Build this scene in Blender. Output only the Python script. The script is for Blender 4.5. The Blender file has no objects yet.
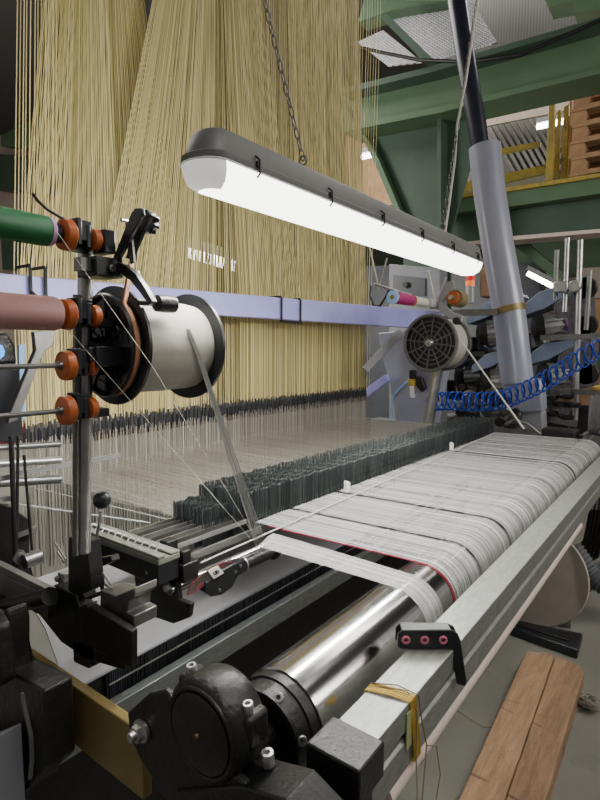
import bpy, bmesh, math, random
from mathutils import Vector, Matrix
random.seed(7)
C = bpy.context.scene.collection
# ------------------------------------------------------------------ camera model
F = 536.59; CH = 1.5
AX = Vector((0.5992771, 0.0724764, -0.7972541)); AY = Vector((-0.8005094, 0.0631987, -0.5959788)); AZ = Vector((0.007191, 0.9953659, 0.0958916))
def ray(u, v):
    d = Vector((u-300, 400-v, -F)); return Vector((AX.dot(d), AY.dot(d), AZ.dot(d)))
def pX(u, v, x): r = ray(u, v); t = x/r.x; return Vector((x, r.y*t, CH+r.z*t))
def pY(u, v, y): r = ray(u, v); t = y/r.y; return Vector((r.x*t, y, CH+r.z*t))
def pZ(u, v, z): r = ray(u, v); t = (z-CH)/r.z; return Vector((r.x*t, r.y*t, z))
V = Vector
ex, ey, ez = V((1,0,0)), V((0,1,0)), V((0,0,1))

# ------------------------------------------------------------------ materials
def mat(name, c, rough=.5, metal=0., c2=None, scale=8., bump=0., bscale=60., coord='Object', island=False, stretch=None, spec=.5, alpha=1., emit=None, estr=0., trans=0.):
    m = bpy.data.materials.new(name); m.use_nodes = True
    nt = m.node_tree; N = nt.nodes; L = nt.links; b = N['Principled BSDF']
    b.inputs['Base Color'].default_value = (*c, 1); b.inputs['Roughness'].default_value = rough; b.inputs['Metallic'].default_value = metal
    b.inputs['Specular IOR Level'].default_value = spec
    tc = N.new('ShaderNodeTexCoord'); mp = N.new('ShaderNodeMapping'); L.new(tc.outputs[coord], mp.inputs[0])
    if stretch: mp.inputs['Scale'].default_value = stretch
    if c2:
        mx = N.new('ShaderNodeMix'); mx.data_type = 'RGBA'
        mx.inputs[6].default_value = (*c, 1); mx.inputs[7].default_value = (*c2, 1)
        if island:
            g = N.new('ShaderNodeNewGeometry'); L.new(g.outputs['Random Per Island'], mx.inputs[0])
        else:
            n = N.new('ShaderNodeTexNoise'); n.inputs['Scale'].default_value = scale; n.inputs['Detail'].default_value = 6; n.inputs['Roughness'].default_value = .65
            r = N.new('ShaderNodeValToRGB'); r.color_ramp.elements[0].position = .35; r.color_ramp.elements[1].position = .68
            L.new(mp.outputs[0], n.inputs['Vector']); L.new(n.outputs[0], r.inputs[0]); L.new(r.outputs[0], mx.inputs[0])
        L.new(mx.outputs[2], b.inputs['Base Color'])
    if bump:
        n2 = N.new('ShaderNodeTexNoise'); n2.inputs['Scale'].default_value = bscale; n2.inputs['Detail'].default_value = 4
        bp = N.new('ShaderNodeBump'); bp.inputs['Strength'].default_value = bump; bp.inputs['Distance'].default_value = .004
        L.new(mp.outputs[0], n2.inputs['Vector']); L.new(n2.outputs[0], bp.inputs['Height']); L.new(bp.outputs[0], b.inputs['Normal'])
    if emit: b.inputs['Emission Color'].default_value = (*emit, 1); b.inputs['Emission Strength'].default_value = estr
    if alpha < 1: b.inputs['Alpha'].default_value = alpha
    if trans: b.inputs['Transmission Weight'].default_value = trans
    return m
def wave_mat(name, c, c2, scale, direction='X', rough=.5, metal=0., bump=.6, dist=0.):
    m = mat(name, c, rough, metal); nt = m.node_tree; N = nt.nodes; L = nt.links; b = N['Principled BSDF']
    tc = N['Texture Coordinate']; w = N.new('ShaderNodeTexWave'); w.bands_direction = direction; w.inputs['Scale'].default_value = scale; w.inputs['Distortion'].default_value = dist
    L.new(tc.outputs['Object'], w.inputs['Vector'])
    mx = N.new('ShaderNodeMix'); mx.data_type = 'RGBA'; mx.inputs[6].default_value = (*c, 1); mx.inputs[7].default_value = (*c2, 1)
    L.new(w.outputs['Fac'], mx.inputs[0]); L.new(mx.outputs[2], b.inputs['Base Color'])
    bp = N.new('ShaderNodeBump'); bp.inputs['Strength'].default_value = bump; bp.inputs['Distance'].default_value = .002
    L.new(w.outputs['Fac'], bp.inputs['Height']); L.new(bp.outputs[0], b.inputs['Normal'])
    return m
M = dict(
 iron=mat('black_iron', (.009,.009,.010), .4, .15, (.019,.018,.017), 14, .35, 130),
 cast=mat('cast_iron', (.008,.008,.008), .42, .1, (.017,.016,.014), 9, .6, 60),
 blackp=mat('black_plastic', (.012,.013,.016), .33, 0, (.02,.021,.025), 20),
 steel=mat('steel', (.58,.58,.57), .36, .9, (.36,.36,.35), 12, .05, 200),
 dsteel=mat('dark_steel', (.16,.16,.155), .4, .85, (.26,.25,.24), 15),
 chrome=mat('chrome', (.60,.60,.60), .16, 1, (.42,.41,.40), 4, .03, 300),
 galv=mat('galvanised', (.21,.22,.20), .42, .5, (.31,.32,.295), 28, .06, 120, stretch=(1,3,3)),
 galvd=mat('galvanised_side', (.13,.14,.135), .45, .5, (.2,.215,.21), 28, .06, 120, stretch=(1,3,3)),
 white=mat('yarn_white', (.34,.34,.33), .5, 0, (.74,.74,.72), island=True),
 whited=mat('yarn_grey_shadow', (.19,.17,.145), .6, 0, (.42,.39,.34), island=True),  # same warp yarn, coloured greyer for the shadow and spacing of the rear sheet
 reelyarn=wave_mat('reel_yarn', (.36,.34,.285), (.50,.48,.42), 150, 'X', .85, 0, .15, 2.5),
 cream=mat('harness_cord', (.45,.36,.12), .6, 0, (.86,.74,.36), island=True),
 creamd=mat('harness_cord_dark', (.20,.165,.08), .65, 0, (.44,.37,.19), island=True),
 wire=mat('heddle_wire', (.22,.20,.165), .4, .3, (.58,.54,.46), island=True),
 sleeve=mat('black_sleeve', (.015,.017,.022), .5, 0, (.04,.042,.05), island=True),
 teal=mat('drop_wire', (.024,.029,.030), .4, .4, (.085,.10,.098), island=True),
 blue=mat('periwinkle_paint', (.36,.36,.78), .38, 0, (.44,.44,.86), 5),
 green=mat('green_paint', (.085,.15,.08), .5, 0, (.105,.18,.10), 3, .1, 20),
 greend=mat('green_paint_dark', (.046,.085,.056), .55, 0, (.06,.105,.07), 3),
 yellow=mat('yellow_paint', (.48,.35,.05), .55, 0, (.28,.20,.06), 12),
 wood=mat('plank_wood', (.36,.225,.13), .8, 0, (.20,.12,.065), 4, .9, 22, stretch=(1.2,9,9)),
 palletw=mat('pallet_wood', (.42,.25,.13), .8, 0, (.27,.15,.08), 6, .2, 30),
 floor=mat('concrete', (.15,.145,.122), .6, 0, (.19,.183,.158), 1.7, .12, 25),
 wall=mat('wall_paint', (.25,.19,.16), .8, 0, (.31,.25,.21), 2),
 ceil=wave_mat('corrugated', (.055,.052,.05), (.085,.08,.078), 9, 'Y', .6, .2),
 orange=mat('orange_plastic', (.40,.085,.018), .42, 0, (.52,.13,.025), 10),
 leather=mat('brake_strap', (.42,.19,.09), .6),
 greeny=wave_mat('green_yarn', (.006,.11,.03), (.01,.19,.05), 260, 'X', .6, 0, .4, .5),
 mauve=wave_mat('mauve_yarn', (.33,.16,.15), (.45,.24,.22), 260, 'X', .65, 0, .4, .5),
 lilac=mat('lilac_plastic', (.5,.28,.5), .5),
 magenta=wave_mat('magenta_yarn', (.35,.01,.13), (.55,.03,.22), 200, 'X', .5),
 lgrey=mat('light_grey_paint', (.28,.283,.295), .45, 0, (.33,.335,.345), 3),
 mgrey=mat('mid_grey_paint', (.21,.215,.24), .45, 0, (.27,.275,.3), 4),
 duct=mat('duct_plastic', (.29,.30,.38), .28, .1, (.35,.36,.45), 2.5),
 hose=mat('black_hose', (.015,.017,.03), .3, 0, (.03,.032,.05), 8),
 lamph=mat('lamp_housing', (.11,.11,.105), .5, 0, (.14,.14,.135), 6),
 diff=mat('lamp_diffuser', (.9,.9,.88), .3, emit=(1,.985,.94), estr=6.),
 diffend=mat('lamp_diffuser_end', (.55,.54,.5), .15, emit=(1,.98,.92), estr=.55),
 tube=mat('far_tube', (1,1,1), .3, emit=(1,.97,.9), estr=14.),
 brass=mat('brass_yellow_paint', (.20,.145,.05), .4, .35, (.27,.20,.08), 5),
 tan=mat('terminal_plastic', (.17,.178,.145), .6, 0, (.22,.228,.19), 14),
 pink=mat('pink_card', (.62,.5,.44), .7, 0, (.7,.58,.52), 6),
 disc=mat('fibre_disc', (.25,.22,.185), .75, 0, (.31,.28,.24), 5),
 bluehose=mat('blue_hose', (.01,.04,.34), .25, 0, (.015,.06,.45), 10),
 bluecov=mat('blue_cover', (.14,.18,.27), .5, 0, (.20,.25,.35), 5),
 red=mat('red_mark', (.33,.01,.03), .5),
 redline=mat('red_yarn', (.42,.01,.05), .6),
 redlamp=mat('beacon_red', (.6,.03,.02), .3, emit=(1,.05,.02), estr=.3),
 orlamp=mat('beacon_orange', (.9,.18,.04), .3, emit=(1,.2,.05), estr=.8),
 clear=mat('beacon_clear', (.5,.5,.5), .2, 0),
 whitep=mat('white_plastic', (.8,.8,.78), .4),
 rope=mat('cotton_rope', (.62,.6,.53), .8),
 ochre=mat('ochre_yarn', (.45,.28,.03), .7, 0, (.6,.42,.08), 40),
 twine=mat('brown_twine', (.22,.16,.08), .8),
 tape=mat('green_tape', (.33,.35,.16), .5),
 eyelet=mat('pink_ceramic', (.5,.15,.22), .25),
 cobalt=mat('blue_screen', (.02,.2,.8), .3, emit=(.05,.35,1), estr=1.2),
 lblue=mat('light_blue_plastic', (.25,.42,.68), .4),
 pinkm=mat('pink_panel', (.45,.12,.16), .6),
 purple=mat('purple_ring', (.1,.03,.11), .5),
 reelgrey=mat('reel_grey_plastic', (.10,.10,.095), .5, 0, (.14,.14,.13), 10),
 bronze=mat('bronze_strip', (.22,.12,.08), .4, .6),
 dpanel=mat('dark_blue_grey', (.05,.055,.07), .4, 0, (.07,.075,.09), 4),
 roofs=mat('dusty_roof', (.06,.055,.05), .7, 0, (.10,.09,.08), 4),
 purpm=mat('grey_purple_casting', (.05,.046,.055), .45, .2, (.15,.14,.16), 22),
 whitem=mat('yarn_streak_grey', (.13,.13,.13), .6, 0, (.36,.36,.35), island=True),  # darker grey threads that form the streaks in the white sheet
 ribhose=mat('ribbed_hose', (.10,.105,.115), .4, 0, (.15,.155,.165), 8),
 scrap=mat('scrap_yarn', (.16,.145,.12), .9, 0, (.28,.26,.22), island=True),
)
g = mat('mesh_grating_glow', (.5,.5,.5), .5, .3)   # expanded metal: brick pattern of dark holes
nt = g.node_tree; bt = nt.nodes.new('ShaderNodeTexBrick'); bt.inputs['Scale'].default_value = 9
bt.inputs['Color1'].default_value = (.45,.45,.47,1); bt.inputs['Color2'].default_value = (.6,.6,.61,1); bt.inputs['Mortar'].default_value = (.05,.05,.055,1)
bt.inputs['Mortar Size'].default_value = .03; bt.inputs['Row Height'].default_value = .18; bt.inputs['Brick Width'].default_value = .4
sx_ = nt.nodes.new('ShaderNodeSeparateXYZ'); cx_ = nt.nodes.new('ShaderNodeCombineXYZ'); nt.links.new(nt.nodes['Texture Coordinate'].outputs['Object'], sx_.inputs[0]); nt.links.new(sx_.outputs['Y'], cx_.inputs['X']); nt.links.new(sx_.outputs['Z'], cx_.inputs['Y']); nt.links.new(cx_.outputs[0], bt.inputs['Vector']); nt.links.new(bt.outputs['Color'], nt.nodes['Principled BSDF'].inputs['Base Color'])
nt.links.new(bt.outputs['Color'], nt.nodes['Principled BSDF'].inputs['Emission Color']); nt.nodes['Principled BSDF'].inputs['Emission Strength'].default_value = .35  # mesh itself glows, standing in for the bright space behind it
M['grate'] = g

# ------------------------------------------------------------------ mesh helpers
ORG = {}
class MB:
    def __init__(s): s.v = []; s.f = []
    def add(s, vs, fs):
        o = len(s.v); s.v += [V(a) for a in vs]; s.f += [tuple(i+o for i in q) for q in fs]; return s
    def box(s, c, size, rot=None):
        c = V(c); hx, hy, hz = [a/2 for a in size]; R = rot or Matrix.Identity(3)
        vs = [c + R @ V((x*hx, y*hy, z*hz)) for x in (-1,1) for y in (-1,1) for z in (-1,1)]
        return s.add(vs, [(0,1,3,2),(4,6,7,5),(0,4,5,1),(2,3,7,6),(0,2,6,4),(1,5,7,3)])
    def span(s, a, b):
        return s.box([(a[i]+b[i])/2 for i in range(3)], [abs(a[i]-b[i]) for i in range(3)])
    def bar(s, a, b, w, h, up=ez):
        a, b = V(a), V(b); d = (b-a); L = d.length; d.normalize(); sd = d.cross(up).normalized(); u = sd.cross(d)
        R = Matrix((d, sd, u)).transposed(); return s.box((a+b)/2, (L, w, h), R)
    def cyl(s, a, b, r, r2=None, n=28, cap=True):
        return s.lathe(a, b, [(0, r), (1, r if r2 is None else r2)], n, cap)
    def lathe(s, a, b, prof, n=32, cap=True):
        a, b = V(a), V(b); d = (b-a); q = d.normalized(); t = ez if abs(q.z) < .9 else ex
        u = q.cross(t).normalized(); w = q.cross(u); vs = []; fs = []
        for (k, r) in prof:
            for i in range(n):
                an = 2*math.pi*i/n; vs.append(a + d*k + (u*math.cos(an)+w*math.sin(an))*r)
        for j in range(len(prof)-1):
            for i in range(n):
                i2 = (i+1) % n; fs.append((j*n+i, j*n+i2, (j+1)*n+i2, (j+1)*n+i))
        if cap: fs.append(tuple(range(n))[::-1]); fs.append(tuple(range((len(prof)-1)*n, len(prof)*n)))
        return s.add(vs, fs)
    def tube(s, pts, r, n=8, closed=False):
        pts = [V(p) for p in pts]; vs = []; fs = []; m = len(pts); prev = None
        for j, p in enumerate(pts):
            if closed: d = pts[(j+1) % m]-pts[j-1]
            else: d = pts[min(j+1, m-1)]-pts[max(j-1, 0)]
            d.normalize()
            if prev is None:
                t = ez if abs(d.z) < .9 else ex; u = d.cross(t).normalized()
            else: u = (prev - d*prev.dot(d)).normalized()
            prev = u; w = d.cross(u); rr = r(j/(m-1)) if callable(r) else r
            for i in range(n):
                an = 2*math.pi*i/n; vs.append(p+(u*math.cos(an)+w*math.sin(an))*rr)
        for j in range(m if closed else m-1):
            k = (j+1) % m
            for i in range(n): i2 = (i+1) % n; fs.append((j*n+i, j*n+i2, k*n+i2, k*n+i))
        if not closed: fs.append(tuple(range(n))[::-1]); fs.append(tuple(range((m-1)*n, m*n)))
        return s.add(vs, fs)
    def torus(s, c, axis, R, r, n=36, k=8, a0=0, a1=2*math.pi):
        c = V(c); q = V(axis).normalized(); t = ez if abs(q.z) < .9 else ex; u = q.cross(t).normalized(); w = q.cross(u)
        full = abs(a1-a0-2*math.pi) < 1e-4
        return s.tube([c+(u*math.cos(a0+(a1-a0)*i/n)+w*math.sin(a0+(a1-a0)*i/n))*R for i in range(n if full else n+1)], r, k, full)
    def prism(s, pts, ext):
        pts = [V(p) for p in pts]; ext = V(ext); n = len(pts); vs = pts+[p+ext for p in pts]
        return s.add(vs, [tuple(range(n))[::-1], tuple(range(n, 2*n))]+[(i, (i+1) % n, n+(i+1) % n, n+i) for i in range(n)])
    def pxX(s, uv, x, d): return s.prism([pX(u, v, x) for u, v in uv], ex*d)
    def pxY(s, uv, y, d): return s.prism([pY(u, v, y) for u, v in uv], ey*d)
    def pxZ(s, uv, z, d): return s.prism([pZ(u, v, z) for u, v in uv], ez*d)
    def ribbon(s, pts, side):
        pts = [V(p) for p in pts]; h = V(side)/2; vs = []
        for p in pts: vs += [p-h, p+h]
        return s.add(vs, [(2*i, 2*i+1, 2*i+3, 2*i+2) for i in range(len(pts)-1)])
    def build(s, name, m, parent=None, bevel=0, sharp=35, kind=None, label=None, cat=None, group=None, slots=None):
        me = bpy.data.meshes.new(name)
        if parent is not None: org = ORG[parent.name]
        else:
            xs = [p.x for p in s.v]; ys = [p.y for p in s.v]; zs = [p.z for p in s.v]
            org = V(((min(xs)+max(xs))/2, (min(ys)+max(ys))/2, min(zs)))
        me.from_pydata([p-org for p in s.v], [], s.f); me.validate()
        bm = bmesh.new(); bm.from_mesh(me)
        if len(bm.faces) < 60000 and kind != 'stuff': bmesh.ops.recalc_face_normals(bm, faces=bm.faces)
        bm.to_mesh(me); bm.free()
        me.polygons.foreach_set('use_smooth', [True]*len(me.polygons)); me.set_sharp_from_angle(angle=math.radians(sharp))
        me.materials.append(m if not isinstance(m, str) else M[m])
        o = bpy.data.objects.new(name, me); C.objects.link(o)
        if parent is not None: o.parent = parent
        else: o.location = org
        ORG[o.name] = org
        if bevel:
            b = o.modifiers.new('bevel', 'BEVEL'); b.width = bevel; b.segments = 2; b.limit_method = 'ANGLE'; b.angle_limit = math.radians(40)
        if kind: o['kind'] = kind
        if label: o['label'] = label
        if cat: o['category'] = cat
        if group: o['group'] = group
        return o
def thing(name, label, cat, loc, group=None, kind=None):
    o = bpy.data.objects.new(name, None); C.objects.link(o); o.location = V(loc); o.empty_display_size = .05
    o['label'] = label; o['category'] = cat; ORG[o.name] = V(loc)
    if group: o['group'] = group
    if kind: o['kind'] = kind
    return o
def copy_thing(root, loc, label):
    r = root.copy(); C.objects.link(r); r.location = V(loc); r['label'] = label
    for ch in list(root.children):
        c = ch.copy(); C.objects.link(c); c.parent = r
        for gch in list(ch.children):
            d = gch.copy(); C.objects.link(d); d.parent = c
    return r
def struct(mb, name, m, **k): return mb.build(name, m, kind='structure', **k)
def lerp(a, b, t): return a+(b-a)*t
def hexbolt(mb, c, axis, r, h, n=6): mb.cyl(V(c), V(c)+V(axis).normalized()*h, r, n=n)
def socket(name, parent, c, axis, r, h, m='steel', label=None):
    """cap-head screw with a dark recessed socket"""
    c = V(c); ax = V(axis).normalized(); b = MB()
    b.lathe(c, c+ax*h, [(0, r), (.9, r), (1, r*.88), (1, r*.5), (.5, r*.45)], 20); return b.build(name, m, parent, label=label)

# plank: dark saw marks across the grain
def add_marks(m, sc=(2.2,.25,1), thr=.60, dark=.45):
    nt = m.node_tree; N = nt.nodes; L = nt.links; b = N['Principled BSDF']
    src = b.inputs['Base Color'].links[0].from_socket
    mp = N.new('ShaderNodeMapping'); mp.inputs['Scale'].default_value = sc; L.new(N['Texture Coordinate'].outputs['Object'], mp.inputs[0])
    n = N.new('ShaderNodeTexNoise'); n.inputs['Scale'].default_value = 9; n.inputs['Detail'].default_value = 5; n.inputs['Distortion'].default_value = .6
    r = N.new('ShaderNodeValToRGB'); r.color_ramp.elements[0].position = thr; r.color_ramp.elements[0].color = (1,1,1,1); r.color_ramp.elements[1].position = thr+.05; r.color_ramp.elements[1].color = (dark,dark,dark,1)
    L.new(mp.outputs[0], n.inputs['Vector']); L.new(n.outputs[0], r.inputs[0])
    mx = N.new('ShaderNodeMix'); mx.data_type = 'RGBA'; mx.blend_type = 'MULTIPLY'; mx.inputs[0].default_value = 1
    L.new(src, mx.inputs[6]); L.new(r.outputs[0], mx.inputs[7]); L.new(mx.outputs[2], b.inputs['Base Color'])
add_marks(M['wood'], (2.6,.5,1), .63, .5); add_marks(M['yellow'], (.8,.8,.8), .62, .45); add_marks(M['floor'], (.5,.5,1), .64, .86)

# ================================================================== CAMERA
cam = bpy.data.objects.new('camera', bpy.data.cameras.new('camera')); C.objects.link(cam)
R3 = Matrix((AX, AY, AZ))      # rows: world axes in camera space
cam.matrix_world = Matrix.Translation((0, 0, CH)) @ R3.to_4x4()
cam.data.sensor_fit = 'HORIZONTAL'; cam.data.sensor_width = 36; cam.data.lens = F/600*36
cam.data.clip_start = .02; cam.data.clip_end = 100
bpy.context.scene.camera = cam

# ================================================================== ROOM SHELL
struct(MB().span((-6,-6,-.1), (22,16,0)), 'floor', 'floor')
struct(MB().span((-6,-6,6.6), (22,16,6.7)), 'ceiling', 'ceil')
struct(MB().span((20,-6,0), (20.1,16,6.6)), 'wall_right', 'wall')
struct(MB().span((-6,14,0), (22,14.1,6.6)), 'wall_back', 'wall')

# ================================================================== LIGHTS
w = bpy.data.worlds.new('world'); bpy.context.scene.world = w; w.use_nodes = True
w.node_tree.nodes['Background'].inputs[0].default_value = (1, .97, .93, 1); w.node_tree.nodes['Background'].inputs[1].default_value = .36
wn = w.node_tree.nodes; wl = w.node_tree.links
wtc = wn.new('ShaderNodeTexCoord'); wdp = wn.new('ShaderNodeVectorMath'); wdp.operation = 'DOT_PRODUCT'; wdp.inputs[1].default_value = (.15,.72,.68)
wmr = wn.new('ShaderNodeMapRange'); wmr.inputs[1].default_value = -.75; wmr.inputs[2].default_value = .8; wmr.inputs[3].default_value = .10; wmr.inputs[4].default_value = .62
wl.new(wtc.outputs['Generated'], wdp.inputs[0]); wl.new(wdp.outputs['Value'], wmr.inputs[0]); wl.new(wmr.outputs[0], wn['Background'].inputs[1])
def area(name, loc, tgt, sx, sy, power, col=(1,.97,.9), spread=180):
    l = bpy.data.lights.new(name, 'AREA'); l.shape = 'RECTANGLE'; l.size = sx; l.size_y = sy; l.energy = power; l.color = col
    o = bpy.data.objects.new(name, l); C.objects.link(o); o.location = loc
    o.rotation_euler = (V(tgt)-V(loc)).to_track_quat('-Z', 'Y').to_euler(); l.spread = math.radians(spread); return o
area('hall_light_near', (.6,-1.3,4.6), (1.3,.5,.9), 3, 1.0, 16, spread=75)
area('hall_light_mid', (3.2,-1.2,4.8), (2.8,.3,.9), 3.5, .8, 14, spread=80)
area('hall_light_far', (9,2,6.2), (8.5,2,0), 5, 5, 800)
area('beam_fill_side', (4.0,-2.8,3.2), (6.2,2,3.2), 2.5, 1.5, 110)  # added fill light that brightens the green beam webs and the machine behind
area('beam_fill_left', (1.5,5.5,2.6), (6.5,8,3.4), 2.5, 1.5, 260)  # added fill light that brightens the green beams behind the cords
area('hall_light_rear', (4,6.5,6.2), (4,5,0), 5, 3, 420)

# ================================================================== WARP SHEET (white threads over the steel roller)
ZW = .985; RY, RZ, RR = .50, .913, .080
def wrap(x, r, n=12):
    return [V((x, RY-math.sin(math.radians(a))*r, RZ+math.cos(math.radians(a))*r)) for a in [(-6)+151*i/n for i in range(n+1)]]
gaps = [pZ(352,494,ZW).x, pZ(452,451,ZW).x, pZ(300,510,ZW).x]
s = MB(); x = 1.170; xe = 3.40; k = 0; flags = []
dist = lambda x: min(abs(x-g) for g in gaps)
while x < xe:
    rnd = random.random()
    step = .0036 + (.0030 if (rnd > .6 and math.sin(x*37)+math.sin(x*91) > .75) or rnd > .95 else 0)
    if dist(x) > (.006 if x < 2 else .013):
        r = RR+.0012+random.random()*.0008; j = random.uniform(-.0006, .0006)
        y0 = lerp(.975, 1.03, (x-1)/2.4)
        pts = [V((x, y0+.06, ZW-.002)), V((x+j, y0, ZW))]+[p+V((j,0,0)) for p in wrap(x, r)]
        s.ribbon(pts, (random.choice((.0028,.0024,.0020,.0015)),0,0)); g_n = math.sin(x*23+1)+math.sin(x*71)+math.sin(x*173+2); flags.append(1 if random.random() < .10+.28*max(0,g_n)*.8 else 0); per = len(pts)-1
    x += step
wo = s.build('warp_thread_sheet', 'white', kind='stuff', label='wide sheet of white threads running over the shiny steel roller', cat='yarn')
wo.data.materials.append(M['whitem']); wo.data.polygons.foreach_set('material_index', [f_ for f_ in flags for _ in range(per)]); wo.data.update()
# separate narrow band of threads left of the sheet
s = MB(); pa, pb = pZ(258,546,1.0), pZ(272,533,1.0); qa, qb = pZ(384,583,.996), pZ(399,570,.996)
for i in range(34):
    t = i/33; a = pa.lerp(pb, t); q = qa.lerp(qb, t); xx = q.x+random.uniform(-.001,.001); r = RR+.0015
    pts = [a, a.lerp(q, .5)]+[V((xx+.0006*jj, p.y, p.z)) for jj, p in enumerate(wrap(xx, r))]
    s.ribbon(pts, (random.choice((.0022,.0016,.0011)),0,0))
s.build('warp_thread_band', 'white', kind='stuff', label='separate narrow band of white threads left of the main sheet on the roller', cat='yarn')
# red selvedge thread
s = MB(); s.tube([V((1.160,.98,ZW))]+wrap(1.160, RR+.0022), .0014, 5)
s.build('selvedge_thread', 'redline', label='dark red thread along the left edge of the white sheet', cat='thread')
# fell cord
a, b = pZ(200,563,ZW+.008), pZ(494,433,ZW+.004)
MB().tube([a, a.lerp(b,.5), b], .0022, 6).build('lease_cord', 'white', label='taut bright white cord crossing the threads in front of the drop wires', cat='cord')
# little white plastic clips standing on the cord
for (u, v), lab in (((346,492), 'small white upright clip on the white cord, nearer of the two'), ((451,450), 'small white upright clip on the white cord, farther of the two')):
    c = pZ(u, v, ZW+.006); m_ = MB()
    m_.box(c+V((0,0,.020)), (.008,.014,.040)); m_.box(c+V((.016,0,.016)), (.008,.012,.032)); m_.box(c+V((.006,0,.003)), (.03,.010,.006))
    m_.build('cord_clip', 'whitep', bevel=.001, label=lab, cat='clip', group='clips on the white cord')

# ================================================================== BACK ROLLER
rt = thing('steel_roller', 'big shiny chromed steel roller carrying the white threads', 'roller', (2.1,RY,RZ-RR))
MB().lathe((.625,RY,RZ), (3.62,RY,RZ), [(0,.072),(.001,RR),(.999,RR),(1,.072)], 72).build('drum', 'chrome', rt)
hb = MB(); hb.lathe((.578,RY,RZ), (.626,RY,RZ), [(.6,.02),(.5,.052),(.02,.058),(0,.061),(.05,.068),(.4,.072),(.6,.0735),(.62,.077),(1,.077)], 56).lathe((.54,RY,RZ), (.58,RY,RZ), [(0,.026),(1,.03)], 24)
hub = hb.build('end_hub', 'cast', rt, sharp=50, label='black cast end hub of the roller')
hb = MB(); hb.lathe((3.62,RY,RZ), (3.67,RY,RZ), [(0,.076),(.5,.073),(1,.055)], 48); hb.build('end_hub', 'cast', rt)
for a in (20, 75, 130, 200):
    an = math.radians(a); socket('hub_bolt', hub, (.592, RY-math.sin(an)*.066, RZ+math.cos(an)*.066), (-.75, -math.sin(an), math.cos(an)), .0075, .008)

# ================================================================== PILLOW BLOCK BEARING (front left)
BX, BY, BZ = .47, .503, .990
bt_ = thing('pillow_block_bearing', 'black cast iron pillow block bearing with round cap at the near end of the roller', 'bearing', (BX,BY,BZ-.15))
h = MB(); h.lathe((BX-.012,BY,BZ), (BX+.048,BY,BZ), [(0,.063),(.1,.069),(.85,.069),(1,.064)], 56)
h.build('housing', 'cast', bt_, sharp=45)
MB().lathe((BX-.019,BY,BZ), (BX-.008,BY,BZ), [(0,.046),(.3,.054),(1,.055)], 48).build('end_cap', 'iron', bt_, sharp=45, label='round flat black end cap')
MB().torus((BX-.012,BY,BZ), ex, .059, .0035, 48, 8).build('cap_ring', 'cast', bt_)
MB().lathe((BX-.0225,BY,BZ), (BX-.018,BY,BZ), [(0,.003),(1,.0045)], 12).build('centre_screw', 'bronze', bt_)
for (dy, dz) in ((.052,.046), (-.056,.034)):
    c = V((BX+.02, BY+dy, BZ+dz)); m_ = MB(); m_.box(c+V((.005,0,-.02)), (.04,.03,.045)); m_.build('bolt_lug', 'cast', bt_, bevel=.006)
    socket('cap_bolt', bt_, c+V((0,0,.002)), (-.1,.0,1), .0075, .013)
ft = MB(); ft.pxX([(205,780),(232,752),(262,764),(282,768),(290,782),(275,806),(225,806)], .515, -.02); ft.build('foot', 'iron', bt_, bevel=.004)
socket('foot_bolt', bt_, pX(268,764,.50), (-.1,0,1), .009, .018)
# cast bracket the bearing is bolted on
br = thing('bearing_bracket', 'black iron bracket plate under the bearing, bolted to the yellow-painted bar', 'bracket', (.45,.6,.6))
b = MB(); b.pxX([(127,713),(148,694),(165,690),(215,760),(300,830),(300,870),(190,870),(165,800),(140,760),(130,738)], .462, .012)
b.build('side_plate', 'iron', br, bevel=.003)
MB().span((.48,.44,0), (.60,.60,.80)).build('leg', 'iron', br, bevel=.005)
b = MB(); b.pxX([(175,790),(240,786),(285,800),(330,850),(380,920),(190,900)], .458, .06); b.build('base_block', 'iron', br, bevel=.003)
c = pX(141,731,.458); b = MB(); hexbolt(b, c, (-1,0,0), .0125, .012); b.lathe(c+V((-.012,0,0)), c+V((-.02,0,0)), [(0,.0075),(1,.007)], 16); b.lathe(c+V((.003,0,0)), c+V((-.002,0,0)), [(0,.017),(1,.017)], 20)
b.build('hex_bolt', 'steel', br)

# ================================================================== YELLOW-BROWN PAINTED BAR along Y
b = MB(); p0, p1 = pX(72,679,.505), pX(128,716,.465)
zt = (p0.z+p1.z)/2
yb0, yb1 = 1.02, p1.y-.02
b.span((.475,yb1,zt-.112), (.492,yb0,zt)); o = b.build('frame_bar', 'brass', bevel=.002, label='yellow-brown painted square bar between the black castings at lower left', cat='bar')

# ================================================================== ALUMINIUM CROSS BEAM
Y0, Y1, ZB = .322, .388, .968
bb = thing('cross_beam', 'long grey galvanised square beam in front of the steel roller', 'beam', (2.1,.36,.86))
b = MB(); prof = [(Y0,ZB),(Y1,ZB),(Y1,ZB-.105),(Y0,ZB-.105),(Y0,ZB-.06),(Y0+.006,ZB-.055),(Y0+.006,ZB-.045),(Y0,ZB-.04)]
b.prism([V((.60,y,z)) for y, z in prof], (3.05,0,0)); b.build('beam_profile', 'galv', bb, bevel=.0015)
b = MB(); b.span((.545,Y0-.012,ZB-.045), (.612,Y1+.006,ZB+.006)); b.build('end_cap', 'iron', bb, bevel=.003, label='black square end cap of the beam')
b = MB(); b.span((.50,Y0-.002,ZB-.11), (.60,Y0+.02,ZB-.047)); b.span((.43,Y0+.02,ZB-.13), (.60,Y1+.02,ZB-.075)); b.build('support_arm', 'iron', bb, bevel=.003)
# cardboard/pinkish tube under the beam
b = MB(); b.lathe((.66,Y0+.016,.8445), (2.2,Y0+.016,.8445), [(0,.014),(0,.018),(1,.018),(1,.014)], 28); b.build('cardboard_tube', 'pink', label='pale pinkish tube lying along the underside of the grey beam', cat='tube')

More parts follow.
